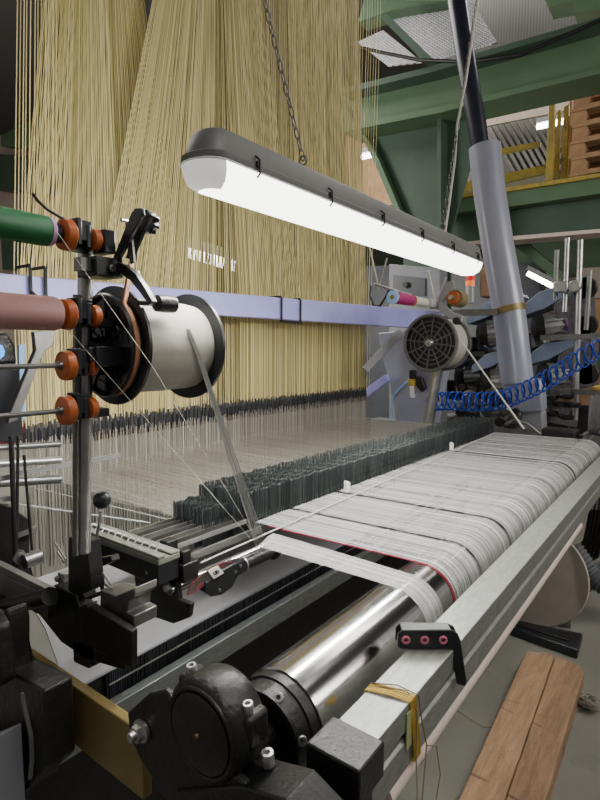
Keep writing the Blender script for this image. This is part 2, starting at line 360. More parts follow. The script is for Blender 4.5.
# black eyelet guide crossing the beam at an angle
gA, gB = pZ(401,650,ZB), pZ(446,650,ZB); gA.z = gB.z = ZB
gL = (gB-gA).length; gdv = (gB-gA).normalized(); gn = V((gdv.y,-gdv.x,0))
if gn.x > 0: gn = -gn
gd = thing('eyelet_guide', 'black bent plastic thread guide with three pink eyelets straddling the grey beam', 'thread guide', gA)
def gp(s_, z_, o_=0): return gA+gdv*s_+V((0,0,z_+.001))+gn*o_
pl = [(.0,0),(-.006,.005),(-.006,.028),(.002,.036),(gL+.008,.036),(gL+.020,.030),(gL+.026,.016),(gL+.040,-.062),(gL+.037,-.070),(gL+.022,-.066),(gL+.010,-.004),(gL+.002,.0)]
for o_ in (0, -.022):
    b = MB(); b.prism([gp(a_, z_, o_) for a_, z_ in pl], -gn*.006); b.build('guide_plate', 'blackp', gd, bevel=.002)
b = MB(); b.prism([gp(.002,.031,-.004), gp(.002,.036,-.004), gp(gL+.008,.036,-.004), gp(gL+.008,.031,-.004)], -gn*.020); b.build('web', 'blackp', gd)
for i in range(3):
    c = gp(lerp(.008, gL-.006, i/2), .018, .001); m_ = MB(); m_.torus(c, gn, .0056, .0026, 20, 8); m_.build('eyelet', 'eyelet', gd, label='pink ceramic eyelet')

# twine and tape on the beam
ox = pZ(385,690,ZB).x
b = MB()
for i in range(6):
    dx = (i-3)*.0040+random.uniform(-.001,.001); q = ox+dx
    b.tube([V((q-.012,Y1+.003,ZB-.02)), V((q-.010,Y1+.001,ZB+.002)), V((q,Y0+.03,ZB+.004)), V((q+.006,Y0-.001,ZB+.002)), V((q+.014,Y0-.004,ZB-.05)), V((q+.02,Y0-.006,ZB-.1)), V((q+.012,Y0+.02,ZB-.108))], .0014, 5)
b.build('ochre_yarn_tie', 'ochre', kind='stuff', label='bundle of ochre yarn tied round the grey beam', cat='yarn')
b = MB()
q = ox+.008
b.tube([V((q-.012,Y1+.002,ZB+.004)), V((q+.004,Y0+.03,ZB+.008)), V((q+.01,Y0-.004,ZB+.002)), V((q+.02,Y0-.008,ZB-.05)), V((q+.03,Y0-.012,ZB-.09)), V((q,Y0-.02,ZB-.15)), V((q-.02,Y0-.02,ZB-.2)), V((q-.01,Y0-.02,ZB-.26))], .0011, 5)
b.tube([V((q-.018,Y1+.002,ZB+.003)), V((q+.0,Y0+.01,ZB+.009)), V((q+.002,Y0-.006,ZB-.02)), V((q-.005,Y0-.01,ZB-.09)), V((q-.02,Y0-.02,ZB-.13)), V((q-.022,Y0-.02,ZB-.22))], .0010, 5)
b.tube([V((q+.03,Y0-.012,ZB-.09)), V((q+.05,Y0-.02,ZB-.1)), V((q+.045,Y0-.03,ZB-.14)), V((q+.02,Y0-.03,ZB-.2)), V((q-.03,Y0-.03,ZB-.22))], .001, 5)
b.build('loose_twine', 'twine', label='loose brown twine dangling from the knot on the grey beam', cat='twine')
b = MB(); b.span((ox-.016,Y0-.0025,ZB-.07), (ox+.002,Y0-.0005,ZB-.012)); b.build('tape_strip', 'tape', label='dull green strip of tape on the front face of the grey beam', cat='tape')

# ================================================================== DROP WIRE BANK (warp stop motion)
dw = thing('warp_stop_motion', 'long bank of dark teal metal drop wires standing across the threads', 'drop wires', (2.2,1.1,.95))
XL, XR = 1.02, 3.36; ROWS = 7
def dwire(mb, x, y, z, h, w_=.011, rot=.5):
    R = Matrix.Rotation(rot, 3, 'Z'); t = .0006; pts = []
    for (a, zz) in ((-w_/2,-.05),(-w_/2,h-.004),(-w_/2+.003,h),(w_/2-.003,h),(w_/2,h-.004),(w_/2,-.05)):
        pts.append(V((x,y,z))+R@V((a,-t,zz)))
    mb.prism(pts, R@V((0,2*t,0)))
rest = MB(); n_ind = 0
x = XL
spots = []
while x < XR:
    for r in range(ROWS):
        xi = x+random.uniform(-.0015,.0015); y0 = lerp(1.045, 1.005, (x-1)/2.4)
        if xi < 1.11 and r < 2: continue
        if xi < 1.14 and r == 0: continue
        hgt = .104 if xi > 1.12 else .070
        spots.append((xi, y0+r*.030+random.uniform(-.0015,.0015), ZW-.01, hgt+(.004 if int(xi*41+r*.7)%3==0 else 0)+random.uniform(-.0012,.0012)))
    x += .0050 if x < 2.2 else .0066
spots.sort(key=lambda q: q[0]+q[1]*2)
for i, sp in enumerate(spots):
    if i < 100:
        m_ = MB(); dwire(m_, *sp); m_.build('drop_wire', 'teal', dw)
    else: dwire(rest, *sp, rot=random.uniform(.42,.52))
rest.build('drop_wires', 'teal', dw, kind='stuff')
for r in range(ROWS):
    y = 1.045+r*.030
    MB().span((.86,y-.0025,ZW+.002), (3.42,y+.0025,ZW+.014)).build('contact_bar', 'dsteel' if r % 2 else 'steel', dw)
MB().span((.86,1.012,ZW-.028), (3.42,1.022,ZW-.010)).build('side_rail', 'dsteel', dw)
MB().span((.9,1.245,ZW-.03), (3.42,1.26,ZW-.004)).build('side_rail', 'dsteel', dw)

# ================================================================== REAR WARP SHEET
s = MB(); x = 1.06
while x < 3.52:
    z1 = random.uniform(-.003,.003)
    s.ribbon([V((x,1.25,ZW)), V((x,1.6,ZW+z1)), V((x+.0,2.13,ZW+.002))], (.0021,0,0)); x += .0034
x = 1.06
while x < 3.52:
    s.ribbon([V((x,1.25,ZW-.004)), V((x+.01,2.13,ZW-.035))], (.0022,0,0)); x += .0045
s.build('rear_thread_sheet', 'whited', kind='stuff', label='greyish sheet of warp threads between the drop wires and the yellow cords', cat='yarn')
for (p0, p1, lab) in (((22,485),(170,520),'upper flat strand bundle of pale threads running from the left frame to the drop wires'), ((22,505),(150,523),'lower flat strand bundle of pale threads running from the left frame to the drop wires')):
    s = MB(); a = pZ(*p0, 1.0); bq = pZ(*p1, ZW)
    for i in range(12): s.tube([a+V((0,.003*i,.0)), bq+V((.0,.002*i,0))], .0012, 4)
    s.build('thread_bundle', 'white', kind='stuff', label=lab, cat='yarn')

# ================================================================== JACQUARD HARNESS
hn = thing('jacquard_harness', 'tall curtain of yellow harness cords hanging behind the loom', 'harness cords', (2.4,2.1,.98), kind='stuff')
def group(mb, bl, br_, tl, tr, n, Y, wd, zb=1.2, vb=300, shuffle=.0, keep=1.):
    for i in range(n):
        if random.random() > keep: continue
        t = (i+random.uniform(-.2,.2))/(n-1)
        A = pY(lerp(bl,br_,t), vb, Y); t2 = t+random.uniform(-shuffle, shuffle); B = pY(lerp(tl,tr,t2), 0, Y)
        Bt = A+(B-A)*1.25
        mb.ribbon([V((A.x,Y,zb+random.uniform(-.01,.01))), V((A.x,Y,A.z)), V((Bt.x,Y+.02,Bt.z))], (wd,0,0))
s = MB()
group(s, 13, 60, 19, 62, 13, 2.02, .0042)
group(s, 18, 122, 46, 110, 38, 2.06, .0050)
group(s, 24, 185, 66, 146, 62, 2.10, .0048)
group(s, 95, 215, 155, 216, 50, 2.03, .0046)
group(s, 108, 300, 162, 262, 88, 2.08, .0052)
group(s, 240, 345, 226, 352, 70, 2.05, .0056)
group(s, 300, 366, 290, 360, 60, 2.09, .0066)
s.build('cords', 'cream', hn, kind='stuff')
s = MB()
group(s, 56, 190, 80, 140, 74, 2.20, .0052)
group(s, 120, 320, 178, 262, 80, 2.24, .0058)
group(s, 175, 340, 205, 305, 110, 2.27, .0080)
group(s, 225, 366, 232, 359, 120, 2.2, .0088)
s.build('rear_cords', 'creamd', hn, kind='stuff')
s = MB(); group(s, 350, 371, 358, 383, 10, 2.0, .0070)
s.build('edge_cords', 'cream', hn, kind='stuff')
# sleeves and heddle wires
sl, hd = MB(), MB()
for row, (Y, z0, h, n, wd) in enumerate(((1.98,1.215,.06,96,.012), (2.06,1.19,.05,150,.012), (2.14,1.165,.055,190,.013), (2.2,1.15,.05,190,.014))):
    xl, xr = pY(20,420,Y).x, pY(365,395,Y).x
    for i in range(n):
        x = lerp(xl, xr, (i+random.uniform(-.2,.2))/(n-1)); zz = z0+random.uniform(-.008,.008)
        sl.box((x,Y,zz-h/2), (wd*.6,.004,h))
        hd.ribbon([V((x,Y,zz-h)), V((x,Y,ZW-.37+random.uniform(-.05,.05)))], (.0036,0,0))
for i in range(170):
    x = lerp(pY(60,440,2.24).x, pY(365,410,2.24).x, i/169); sl.box((x,2.24,1.085+random.uniform(-.006,.006)), (.012,.004,.03))
sl.build('black_sleeves', 'sleeve', hn, kind='stuff'); hd.build('heddle_wires', 'wire', hn, kind='stuff')

# ================================================================== BLUE CROSS BAR
YB = 1.9
a, b2 = pY(-60,268,YB), pY(445,318,YB)
bl = thing('blue_cross_beam', 'long lilac-blue painted square beam in front of the yellow cords', 'beam', (2.4,YB,1.65))
ztop, zbot = pY(200,291,YB).z, pY(200,317,YB).z
pa_, pb_ = pY(-60,268,YB), pY(446,312,YB); pc_, pd_ = pY(446,330,YB), pY(-60,297,YB)
b = MB(); b.prism([pa_, pb_, pc_, pd_], (0,.07,0)); b.build('box_section', 'blue', bl, bevel=.004)
for u0, u1, v in ((34,39,286), (285,294,310)):
    b = MB(); x0, x1 = pY(u0-5,v,YB).x, pY(u1+5,v,YB).x; zc = pY((u0+u1)/2, v, YB).z; hh = .068
    for xx in (x0, x1):
        b.tube([V((xx,YB+.08,zc+hh)), V((xx,YB-.006,zc+hh)), V((xx,YB-.012,zc+hh-.01)), V((xx,YB-.012,zc-hh))], .006, 8)
    b.box(((x0+x1)/2,YB-.012,zc-hh), (x1-x0+.02,.012,.014)); b.build('clamp', 'iron', bl)
# light diagonal brace at right end of the beam
def plateY(name, uv, y, d, m_, parent=None, **k): return MB().pxY(uv, y, d).build(name, m_, parent, **k)
plateY('diagonal_brace', [(364,368),(394,334),(400,330),(404,333),(403,338),(398,341),(368,372)], 1.86, .02, 'lgrey', label='pale grey slotted brace slanting down from the right end of the blue beam', cat='brace', bevel=.002)
plateY('diagonal_brace', [(34,332),(55,330),(53,346),(44,352),(18,420),(8,424),(10,414),(36,350)], 1.5, .02, 'dsteel', label='dark grey bolted brace slanting down behind the mauve spool', cat='brace', bevel=.002)

# ================================================================== COVER PANEL, COMB, LOWER RAIL
cp = thing('cover_panel', 'smooth light grey sheet metal cover below the threads', 'cover', (1.9,1.3,.7))
zc = .705
b = MB(); b.prism([V((.62,1.13,zc)), V((3.3,1.13,zc)), V((3.3,1.30,zc+.08)), V((3.3,1.52,zc+.12)), V((.70,1.52,zc+.12)), V((.66,1.30,zc+.08))], (0,0,-.006)); b.build('panel', 'lgrey', cp)
MB().tube([V((.62,1.128,zc-.002)), V((3.3,1.128,zc-.002))], .005, 8).build('panel_edge', 'mgrey', cp)
cw = MB(); x = .72
cb = thing('comb_strip', 'long strip of fine black upright wires under the light grey cover', 'comb', (1.9,1.1,.6))
while x < 3.2:
    cw.box((x,1.125+random.uniform(-.002,.002),.665), (.0035,.004,.075)); x += .0066
cw.build('wires', 'sleeve', cb, kind='stuff')
MB().span((.6,1.135,.60), (3.3,1.15,.70)).build('backing', 'iron', cb)
MB().tube([V((.72,1.118,.672)), V((3.2,1.118,.672))], .003, 6).build('rod', 'dsteel', cb)
b = MB(); b.span((.46,1.085,.575), (3.4,1.115,.638)); b.build('lower_rail', 'galvd', bevel=.002, label='plain grey metal rail below the black comb strip', cat='rail')
b = MB(); c = pY(262,648,.95); b.lathe((c.x,.95,.0), (c.x,.95,.56), [(0,.03),(.02,.03),(.02,.012),(.97,.012),(.97,.02),(1,.02)], 20); b.build('support_post', 'dsteel', label='thin dark post in the gloom between the roller and the grey rail', cat='post')
b = MB(); b.span((.5,1.16,.02), (3.3,1.2,.60)); b.span((.62,1.0,.0), (3.3,1.9,.12)); b.build('loom_underframe', 'iron', label='dark iron underframe in the shadow beneath the loom', cat='frame')

# ================================================================== CREEL POST, SPINDLES AND SPOOLS (left)
PX, PYb = .535, .875
pt, pb = V((PX, .865, 1.665)), V((PX, .90, 1.12))
cr = thing('spool_stand', 'silver tube post carrying four pairs of orange spool discs and black clamps', 'stand', (PX,.9,1.1))
b = MB(); b.lathe(pb, pt, [(0,.0125),(1,.0125)], 28); b.build('post', 'steel', cr)
b = MB(); b.lathe(pb+V((-.019,-.004,0)), pb.lerp(pt,.86)+V((-.019,-.004,0)), [(0,.0055),(1,.0055)], 16); b.build('side_tube', 'dsteel', cr)
rows = []
for (v, kind) in ((240,'green'), (316,'mauve'), (365,None), (408,None)):
    u2 = 94 if v < 350 else 91
    A = pX(u2, v, .53); Yr, Zr = A.y-.018, A.z
    A = pY(u2, v, Yr); x2 = A.x; Zr = A.z; x1 = pY(66, v, Yr).x; rows.append((x1, x2, Yr, Zr))
    m_ = MB(); m_.lathe((x1-.009,Yr,Zr), (x1+.011,Yr,Zr), [(0,.019),(.12,.0235),(.3,.0245),(.75,.0245),(.9,.022),(1,.017)], 40); m_.build('tension_disc', 'orange', cr, label='orange plastic disc')
    m_ = MB(); m_.lathe((x2-.008,Yr,Zr), (x2+.008,Yr,Zr), [(0,.013),(.15,.0175),(.8,.018),(1,.014)], 36); m_.build('tension_disc', 'orange', cr, label='smaller orange plastic disc')
    m_ = MB(); m_.span((x1+.012,Yr-.011,Zr-.006), (x2-.009,Yr+.014,Zr+.026)); m_.span((x1+.012,Yr-.014,Zr-.014), (x1+.020,Yr+.018,Zr+.028)); m_.span((x2-.020,Yr-.012,Zr-.016), (x2-.012,Yr+.016,Zr+.02)); m_.span((x1+.02,Yr+.0,Zr-.018), (PX+.02,Yr+.04,Zr-.003))
    m_.cyl((x1+.01,Yr,Zr), (x2-.005,Yr,Zr), .0055, n=16)
    m_.build('spindle_clamp', 'blackp', cr, bevel=.0015)
    m_ = MB(); m_.cyl((x1-(.5 if not kind else .3),Yr,Zr), (x1-.008,Yr,Zr), .0042, n=14); m_.lathe((x1-.014,Yr,Zr),(x1-.008,Yr,Zr),[(0,.006),(1,.008)],16); m_.build('spindle', 'dsteel', cr)
b = MB(); x1,x2,Yr,Zr = rows[0]
b.span((x2+.009,Yr-.016,Zr-.020), (x2+.030,Yr+.02,Zr+.018)); b.span((PX-.022,Yr-.012,Zr-.058), (PX+.030,Yr+.045,Zr-.026)); b.build('top_clamp', 'blackp', cr, bevel=.002)
b = MB(); hexbolt(b, (x2+.03,Yr-.0,Zr), (1,0,0), .006, .007); b.build('hex_screw', 'dsteel', cr)
b = MB(); b.span((PX-.042,Yr-.0,Zr-.052), (PX-.022,Yr+.02,Zr-.030)); b.build('steel_stub', 'dsteel', cr, bevel=.0008)
b = MB(); b.lathe((PX+.006,Yr-.012,Zr-.044),(PX+.006,Yr-.017,Zr-.044),[(0,.006),(.9,.006),(1,.005),(1,.003),(.5,.0025)],16)
b.build('clamp_screw', 'dsteel', cr)
b = MB(); x1m,x2m,Ym,Zm = rows[1]; b.span((PX-.03,Ym-.004,Zm-.075), (PX+.03,Ym+.05,Zm-.052)); b.span((PX-.02,Ym-.01,Zm-.085), (PX+.05,Ym+.03,Zm-.05)); b.build('reel_clamp', 'blackp', cr, bevel=.002)
# curved black lever above the green spool, shorter one on the mauve row
def wire(name, uvs, X, r, m_, parent=None, n=8, **k):
    return MB().tube([pX(u, v, X) for u, v in uvs], r, n).build(name, m_, parent, **k)
wire('tension_lever', [(33,194),(38,201),(48,210),(60,217),(72,223),(80,230)], .49, .0026, 'iron', cr)
wire('tension_lever', [(31,291),(36,296),(43,301)], .45, .0026, 'iron', cr)
# spools
x1,x2,Yr,Zr = rows[0]
sp = thing('yarn_spool', 'dark green yarn spool with lilac end ring at the upper left', 'spool', (x1-.12,Yr,Zr-.02), group=None)
MB().lathe((x1-.30,Yr,Zr), (x1-.03,Yr,Zr), [(0,.012),(.02,.0235),(.97,.0225),(1,.0215)], 40).build('yarn', 'greeny', sp)
MB().lathe((x1-.031,Yr,Zr), (x1-.0245,Yr,Zr), [(0,.0222),(1,.0215)], 40).build('end_ring', 'lilac', sp, label='lilac plastic end ring')
MB().lathe((x1-.0245,Yr,Zr), (x1-.009,Yr,Zr), [(0,.017),(.8,.015),(1,.013)], 32).build('core', 'blackp', sp)
x1,x2,Yr,Zr = rows[1]
sp = thing('yarn_spool', 'dusty mauve yarn spool on the spindle below the green one', 'spool', (x1-.12,Yr,Zr-.02))
MB().lathe((x1-.30,Yr,Zr), (x1-.0135,Yr,Zr), [(0,.012),(.02,.0275),(.975,.0265),(.995,.024),(1,.012)], 40).build('yarn', 'mauve', sp)
MB().lathe((x1-.014,Yr,Zr), (x1-.0095,Yr,Zr), [(0,.008),(1,.008)], 20).build('core', 'blackp', sp)

# ================================================================== BIG FLANGED REEL
RX0, RX1, AYr, AZr = .578, .752, .858, 1.502
rl = thing('flanged_reel', 'large black flanged reel wound with off-white yarn, hanging beside the silver post', 'reel', ((RX0+RX1)/2,AYr,AZr-.11))
def flange(name, x, d, parent, R=.107):
    m_ = MB(); m_.lathe((x,AYr,AZr), (x+d,AYr,AZr), [(0,R-.004),(.15,R),(.85,R),(1,R-.004)], 72); return m_.build(name, 'blackp', parent, sharp=50)
flange('flange', RX0, .008, rl); flange('flange', RX1, .009, rl)
MB().lathe((RX0+.008,AYr,AZr), (RX1,AYr,AZr), [(0,.084),(.3,.087),(.6,.0875),(.9,.086),(1,.084)], 72).build('yarn_winding', 'reelyarn', rl)
dr = MB(); dr.lathe((RX0-.022,AYr,AZr), (RX0,AYr,AZr), [(0,.086),(0,.090),(.2,.093),(.3,.0895),(1,.0895)], 64, False)
dr.lathe((RX0-.012,AYr,AZr), (RX0-.008,AYr,AZr), [(0,.089),(1,.089)], 64)
for R_ in (.03,.048,.066): dr.torus((RX0-.013,AYr,AZr), ex, R_, .0016, 48, 6)
for i in range(12):
    an = i*math.pi/6; d_ = V((0,math.cos(an),math.sin(an))); dr.bar(V((RX0-.014,AYr,AZr))+d_*.016, V((RX0-.014,AYr,AZr))+d_*.087, .006, .003, ex)
dr.lathe((RX0-.045,AYr,AZr), (RX0-.01,AYr,AZr), [(0,.010),(.3,.014),(1,.018)], 28); dr.build('brake_drum', 'blackp', rl)
# leather brake strap
s_ = MB(); pts = [pX(132,262,RX0-.008)]+[V((RX0-.012, AYr-math.sin(math.radians(a))*.0925, AZr+math.cos(math.radians(a))*.0925)) for a in range(38, 190, 8)]
s_.ribbon(pts, (.010,0,0)); o = s_.build('brake_strap', 'leather', rl); so = o.modifiers.new('s', 'SOLIDIFY'); so.thickness = .0025
# carrying arm, tension bar, knob
ar = thing('reel_arm', 'black curved reel arm with star knob and roller weight above the big reel', 'arm', pX(107,268,.555))
X_ = .553
arm = MB(); cps = [(104,268),(112,266),(122,269),(132,277),(141,289),(150,303)]
pts = []
n = len(cps)
for sgn in (1, -1):
    rng = range(n) if sgn == 1 else range(n-1, -1, -1)
    for i in rng:
        u, v = cps[i]; a = cps[max(i-1,0)]; c = cps[min(i+1,n-1)]; dx, dy = c[0]-a[0], c[1]-a[1]; L_ = math.hypot(dx,dy); wd_ = 6.5-4*i/(n-1)
        pts.append(pX(u+sgn*dy/L_*wd_, v-sgn*dx/L_*wd_, X_))
arm.prism(pts, (.012,0,0)); arm.build('curved_arm', 'blackp', ar, bevel=.0015)
b = MB(); b.pxX([(110,265),(117,262),(142,214),(141,208),(135,208),(131,213)], .553, .007); b.build('lever', 'blackp', ar, bevel=.0012)
b = MB(); b.pxX([(125,258),(133,260),(134,252),(150,215),(146,209),(140,211)], .572, .007); b.build('lever', 'blackp', ar, bevel=.0012)
b = MB(); b.pxX([(125,222),(130,224),(134,262),(130,264)], .562, .004); b.build('spring_plate', 'dsteel', ar)
MB().cyl(pX(121,220,.548), pX(139,222,.60), .0028, n=12).build('pivot_pin', 'steel', ar)
c = pX(148,223,.592); kn = MB(); N_ = 7; prof = []
for i in range(N_*6):
    an = 2*math.pi*i/(N_*6); r_ = .0165+.0028*math.cos(N_*an); prof.append(V((c.x, c.y+math.cos(an)*r_, c.z+math.sin(an)*r_)))
kn.prism(prof, (.012,0,0)); kn.build('star_knob', 'blackp', ar, bevel=.002)
c = pX(153,303,.60); wr = MB(); wr.lathe((.603,c.y,c.z), (.650,c.y,c.z), [(0,.009),(.1,.0145),(.5,.0155),(.9,.0145),(1,.009)], 32); wr.cyl((.565,c.y,c.z), (.605,c.y,c.z), .006, n=14); wr.build('roller_weight', 'iron', ar)
wire('arm_stay', [(137,272),(144,287),(151,305)], .575, .0035, 'steel', ar)

# yarn paths
s_ = MB(); top = pY(188,330,AYr-.086); bot = pY(263,552,.93)
for i in range(14):
    t = i/13; a = top+V((-.006+.010*t,0,.002)); bmid = pY(196+3.5*t,352,AYr-.092); e = bot+V((-.020+.042*t,.0,0)); s_.tube([a, bmid, bmid.lerp(e,.5), e], random.choice((.0005,.0007,.0009)), 4)
s_.build('yarn_strand', 'white', kind='stuff', label='white multi-thread strand running down from the big reel to the guide tube', cat='yarn')
for (A_, M_, B_, lab) in (((57,232,.44),(152,366,.565),(262,549,.93),'single fine thread slanting down from the green spool to the guide tube'), ((43,301,.44),(128,398,.56),(250,538,.95),'single fine thread slanting down from the mauve spool to the guide tube')):
    MB().tube([pX(*A_), pX(*M_), pY(*B_)], .0006, 4).build('loose_thread', 'rope', label=lab, cat='thread')

# ================================================================== TERMINAL BLOCK of the stop motion (left of drop wires)
A1, A2 = pZ(79,527,1.035), pZ(146,563,1.035)
xa, ya, yb = .66, A1.y, A2.y
xa = A1.x*.8+A2.x*.2
tb = thing('terminal_block', 'black terminal block with grey-green top and wire clips, left of the drop wires', 'terminal block', (xa+.05,(ya+yb)/2,.96))
MB().span((xa+.001,yb+.002,.97), (xa+.060,ya,1.017)).build('body', 'blackp', tb, bevel=.002)
b = MB(); b.span((xa,yb,1.017), (xa+.062,ya,1.030)); b.span((xa,yb,1.03), (xa+.020,ya,1.038)); b.span((xa+.036,yb,1.03), (xa+.062,ya,1.036)); b.build('connector', 'tan', tb, bevel=.002)
for i in range(12):
    y = lerp(ya-.01, yb+.03, i/11); m_ = MB(); m_.tube([V((xa+.016,y,1.038)), V((xa+.021,y-.001,1.046)), V((xa+.029,y,1.044)), V((xa+.038,y,1.037))], .0016, 6); m_.build('wire_clip', 'whitep', tb)
socket('screw', tb, (xa-.001,yb+.04,.992), (-1,0,0), .004, .002)
b = MB(); b.span((xa+.062,yb-.01,.955), (xa+.110,yb+.06,1.0)); b.span((xa+.066,yb-.005,1.0), (xa+.092,yb+.02,1.030)); b.span((xa+.066,yb+.05,.955),(xa+.10,yb+.08,1.04)); b.build('end_bracket', 'iron', tb, bevel=.003)
# ball lever
bl_ = thing('ball_lever', 'shiny black ball knob on a bent chrome lever beside the silver post', 'lever', pX(95,560,.60))
c = pX(102,500,.60); b = MB(); b.lathe(c-ez*.0175, c+ez*.0175, [(.0+ .5*(1-math.cos(math.pi*i/14)), max(.0175*math.sin(math.pi*i/14),.0004)) for i in range(15)], 28); b.build('ball', 'blackp', bl_)
wire('stem', [(101,511),(98,530),(94,550),(94,558),(99,562)], .60, .0034, 'steel', bl_, 10)
b = MB(); b.pxX([(92,560),(110,556),(112,562),(98,568),(93,570)], .60, .02); b.build('pivot', 'iron', bl_, bevel=.002)

# ================================================================== GUIDE TUBE with stickers
yG, zG = .95, pY(225,572,.95).z
gt = thing('guide_tube', 'chromed guide tube with red oval badge and black clamp, ending in a dark ringed roller', 'guide', (.95,yG,zG-.02))
xs = lambda u, v: pY(u, v, yG).x
x0 = xs(172,590); x1_ = xs(243,560); x2_ = xs(274,552)
b = MB(); b.lathe((x0,yG+.012,zG+.012), (x2_-.04,yG+.012,zG+.012), [(0,.014),(1,.014)], 32); b.build('rod', 'chrome', gt)
b = MB(); b.lathe((x1_-.02,yG-.004,zG), (x2_,yG-.004,zG), [(0,.0215),(.04,.0215),(.04,.017),(.88,.017),(.88,.0235),(.95,.0255),(1,.023)], 36); b.build('ringed_roller', 'iron', gt)
for xx in (x1_-.018, x1_-.006): MB().torus((xx,yG-.004,zG), ex, .0195, .003, 28, 8).build('collar_ring', 'steel', gt)
# badge plate with red outline
a_ = [pY(u, v, yG-.022) for u, v in ((187,595),(192,583),(208,570),(222,563),(232,562),(231,566),(222,573),(207,583),(193,593))]
b = MB(); b.prism(a_, (0,.003,0)); b.build('badge', 'dsteel', gt, label='pointed oval badge with a red outline')
b = MB(); b.tube([p+V((0,-.001,0)) for p in a_], .0008, 6, True); b.tube([pY(u,v,yG-.024) for u,v in ((214,573),(219,567),(226,565),(224,571),(218,574),(215,571))], .0008, 6); b.tube([pY(u,v,yG-.024) for u,v in ((197,588),(200,584),(204,583))], .0008, 6); b.build('badge_outline', 'red', gt)
b = MB(); q_ = [pY(u, v, yG-.028) for u, v in ((205,592),(206,583),(216,574),(236,563),(246,560),(247,570),(238,577),(232,588),(222,595),(212,597))]; b.prism(q_, (0,.03,0)); b.build('clamp', 'blackp', gt, bevel=.003)
lc = [pY(u, v, yG-.0305) for u, v in ((208,571),(218,566),(224,573),(214,579))]
b = MB(); b.prism(lc, (0,.002,0)); lb = b.build('eye_label', 'whitep', gt, label='small white square label with a black eye-shaped mark')
cc = sum(lc, V((0,0,0)))/4; b = MB(); uu = (lc[1]-lc[0]).normalized(); vv = (lc[3]-lc[0]).normalized()
b.tube([cc+V((0,-.001,0))+uu*math.cos(t*math.pi/8)*.0085+vv*math.sin(t*math.pi/8)*.0055 for t in range(16)], .0011, 6, True); b.cyl(cc, cc+V((0,-.002,0)), .003, n=16); b.build('eye_mark', 'blackp', lb)
for (u, v) in ((219,590),(240,566),(235,572)):
    socket('clamp_bolt', gt, pY(u, v, yG-.028), (0,-1,0), .0042, .005, 'dsteel')
# end plate (dark steel) carrying the tube
ep = thing('end_plate', 'dark steel stepped end plate holding the guide tube', 'plate', pX(145,620,.80))
b = MB(); b.pxX([(133,561),(143,558),(160,549),(174,556),(176,580),(178,600),(190,604),(188,618),(173,624),(150,616),(147,590),(135,588)], .79, .016); b.build('plate', 'iron', ep, bevel=.003)
b = MB(); b.pxX([(160,554),(172,556),(172,572),(162,574)], .782, .008); b.build('slot_block', 'dsteel', ep, bevel=.002)
c = pX(169,587,.786); b = MB(); b.lathe(c, c-ex*.004, [(0,.012),(1,.012)], 24); hexbolt(b, c-ex*.004, (-1,0,0), .009, .008); b.build('hex_bolt', 'steel', ep)

# ================================================================== LEFT CASTINGS
lf = thing('loom_side_casting', 'heavy black cast iron side frame at the lower left with open arch and ribs', 'casting', (.42,1.0,.5))
b = MB(); b.pxX([(-60,590),(-10,606),(6,640),(20,668),(32,652),(38,659),(52,665),(73,676),(76,750),(60,764),(58,770),(30,787),(28,830),(-60,900)], .455, -.05); b.build('main_body', 'cast', lf, bevel=.004)
b = MB(); b.pxX([(-12,604),(4,608),(12,622),(18,676),(10,682),(4,682),(-12,640)], .40, -.03); b.build('rib', 'cast', lf, bevel=.006)
b = MB(); b.pxX([(10,608),(28,601),(31,616),(31,640),(36,664),(22,668),(14,640)], .45, -.04); b.build('rib', 'cast', lf, bevel=.006)
b = MB(); b.tube([pX(u,v,.384) for u,v in ((22,693),(25,710),(31,735),(32,760),(30,778))], .0035, 8); b.build('cable_loop', 'dsteel', lf, label='short frayed grey cable strung down the casting')
b = MB(); b.cyl(pX(-15,612,.48), pX(50,596,.50), .017, n=24); b.build('round_bar', 'iron', lf)
b = MB(); b.pxX([(-30,732),(-2,732),(22,722),(28,830),(-30,860)], .395, -.05); b.build('grey_cabinet', 'mgrey', bevel=.003, label='mid grey steel box corner at the bottom left edge', cat='box')
sb = thing('stop_motion_bracket', 'black bracket assembly of blocks and plates around the foot of the silver post', 'bracket', (.56,.95,.9))
b = MB(); b.pxX([(68,537),(86,542),(91,588),(90,600),(68,592)], .545, .03); b.build('upright_block', 'iron', sb, bevel=.002)
b = MB(); b.pxX([(52,590),(68,580),(90,590),(94,604),(100,612),(134,632),(139,662),(128,660),(100,652),(75,636),(60,618),(52,608)], .57, -.03); b.build('body', 'iron', sb, bevel=.002)
b = MB(); b.pxX([(86,604),(94,601),(138,628),(138,664),(132,662),(88,640)], .535, -.014); b.build('front_plate', 'iron', sb, bevel=.002)
b = MB(); b.pxX([(72,640),(95,644),(94,666),(88,669),(73,662)], .54, .02); b.build('hanging_lug', 'iron', sb, bevel=.003)
b = MB(); b.pxX([(100,590),(115,596),(134,588),(134,596),(128,602),(127,612),(134,616),(134,628),(126,628),(100,612)], .545, .05); b.build('steel_block', 'dsteel', sb, bevel=.002, label='bare steel notched block')
b = MB(); b.pxX([(83,594),(95,589),(96,593),(85,598)], .527, .01); b.pxX([(87,603),(94,601),(94,605),(87,608)], .512, .006); b.build('nut_plates', 'steel', sb, bevel=.0008)
c = pX(66,577,.57); b = MB(); b.span((c.x-.012,c.y-.012,c.z-.012), (c.x+.014,c.y+.012,c.z+.012)); b.cyl(c+V((-.02,.006,0)), c+V((-.01,.006,0)), .006, n=14); b.build('clamp_block', 'galv', sb, bevel=.002)
for (a1, a2) in (((55,543),(66,560)), ((58,552),(64,562)), ((103,573),(112,586)), ((105,584),(113,590))):
    MB().cyl(pX(*a1,.57), pX(*a2,.56), .0024, n=10).build('pin', 'steel', sb)
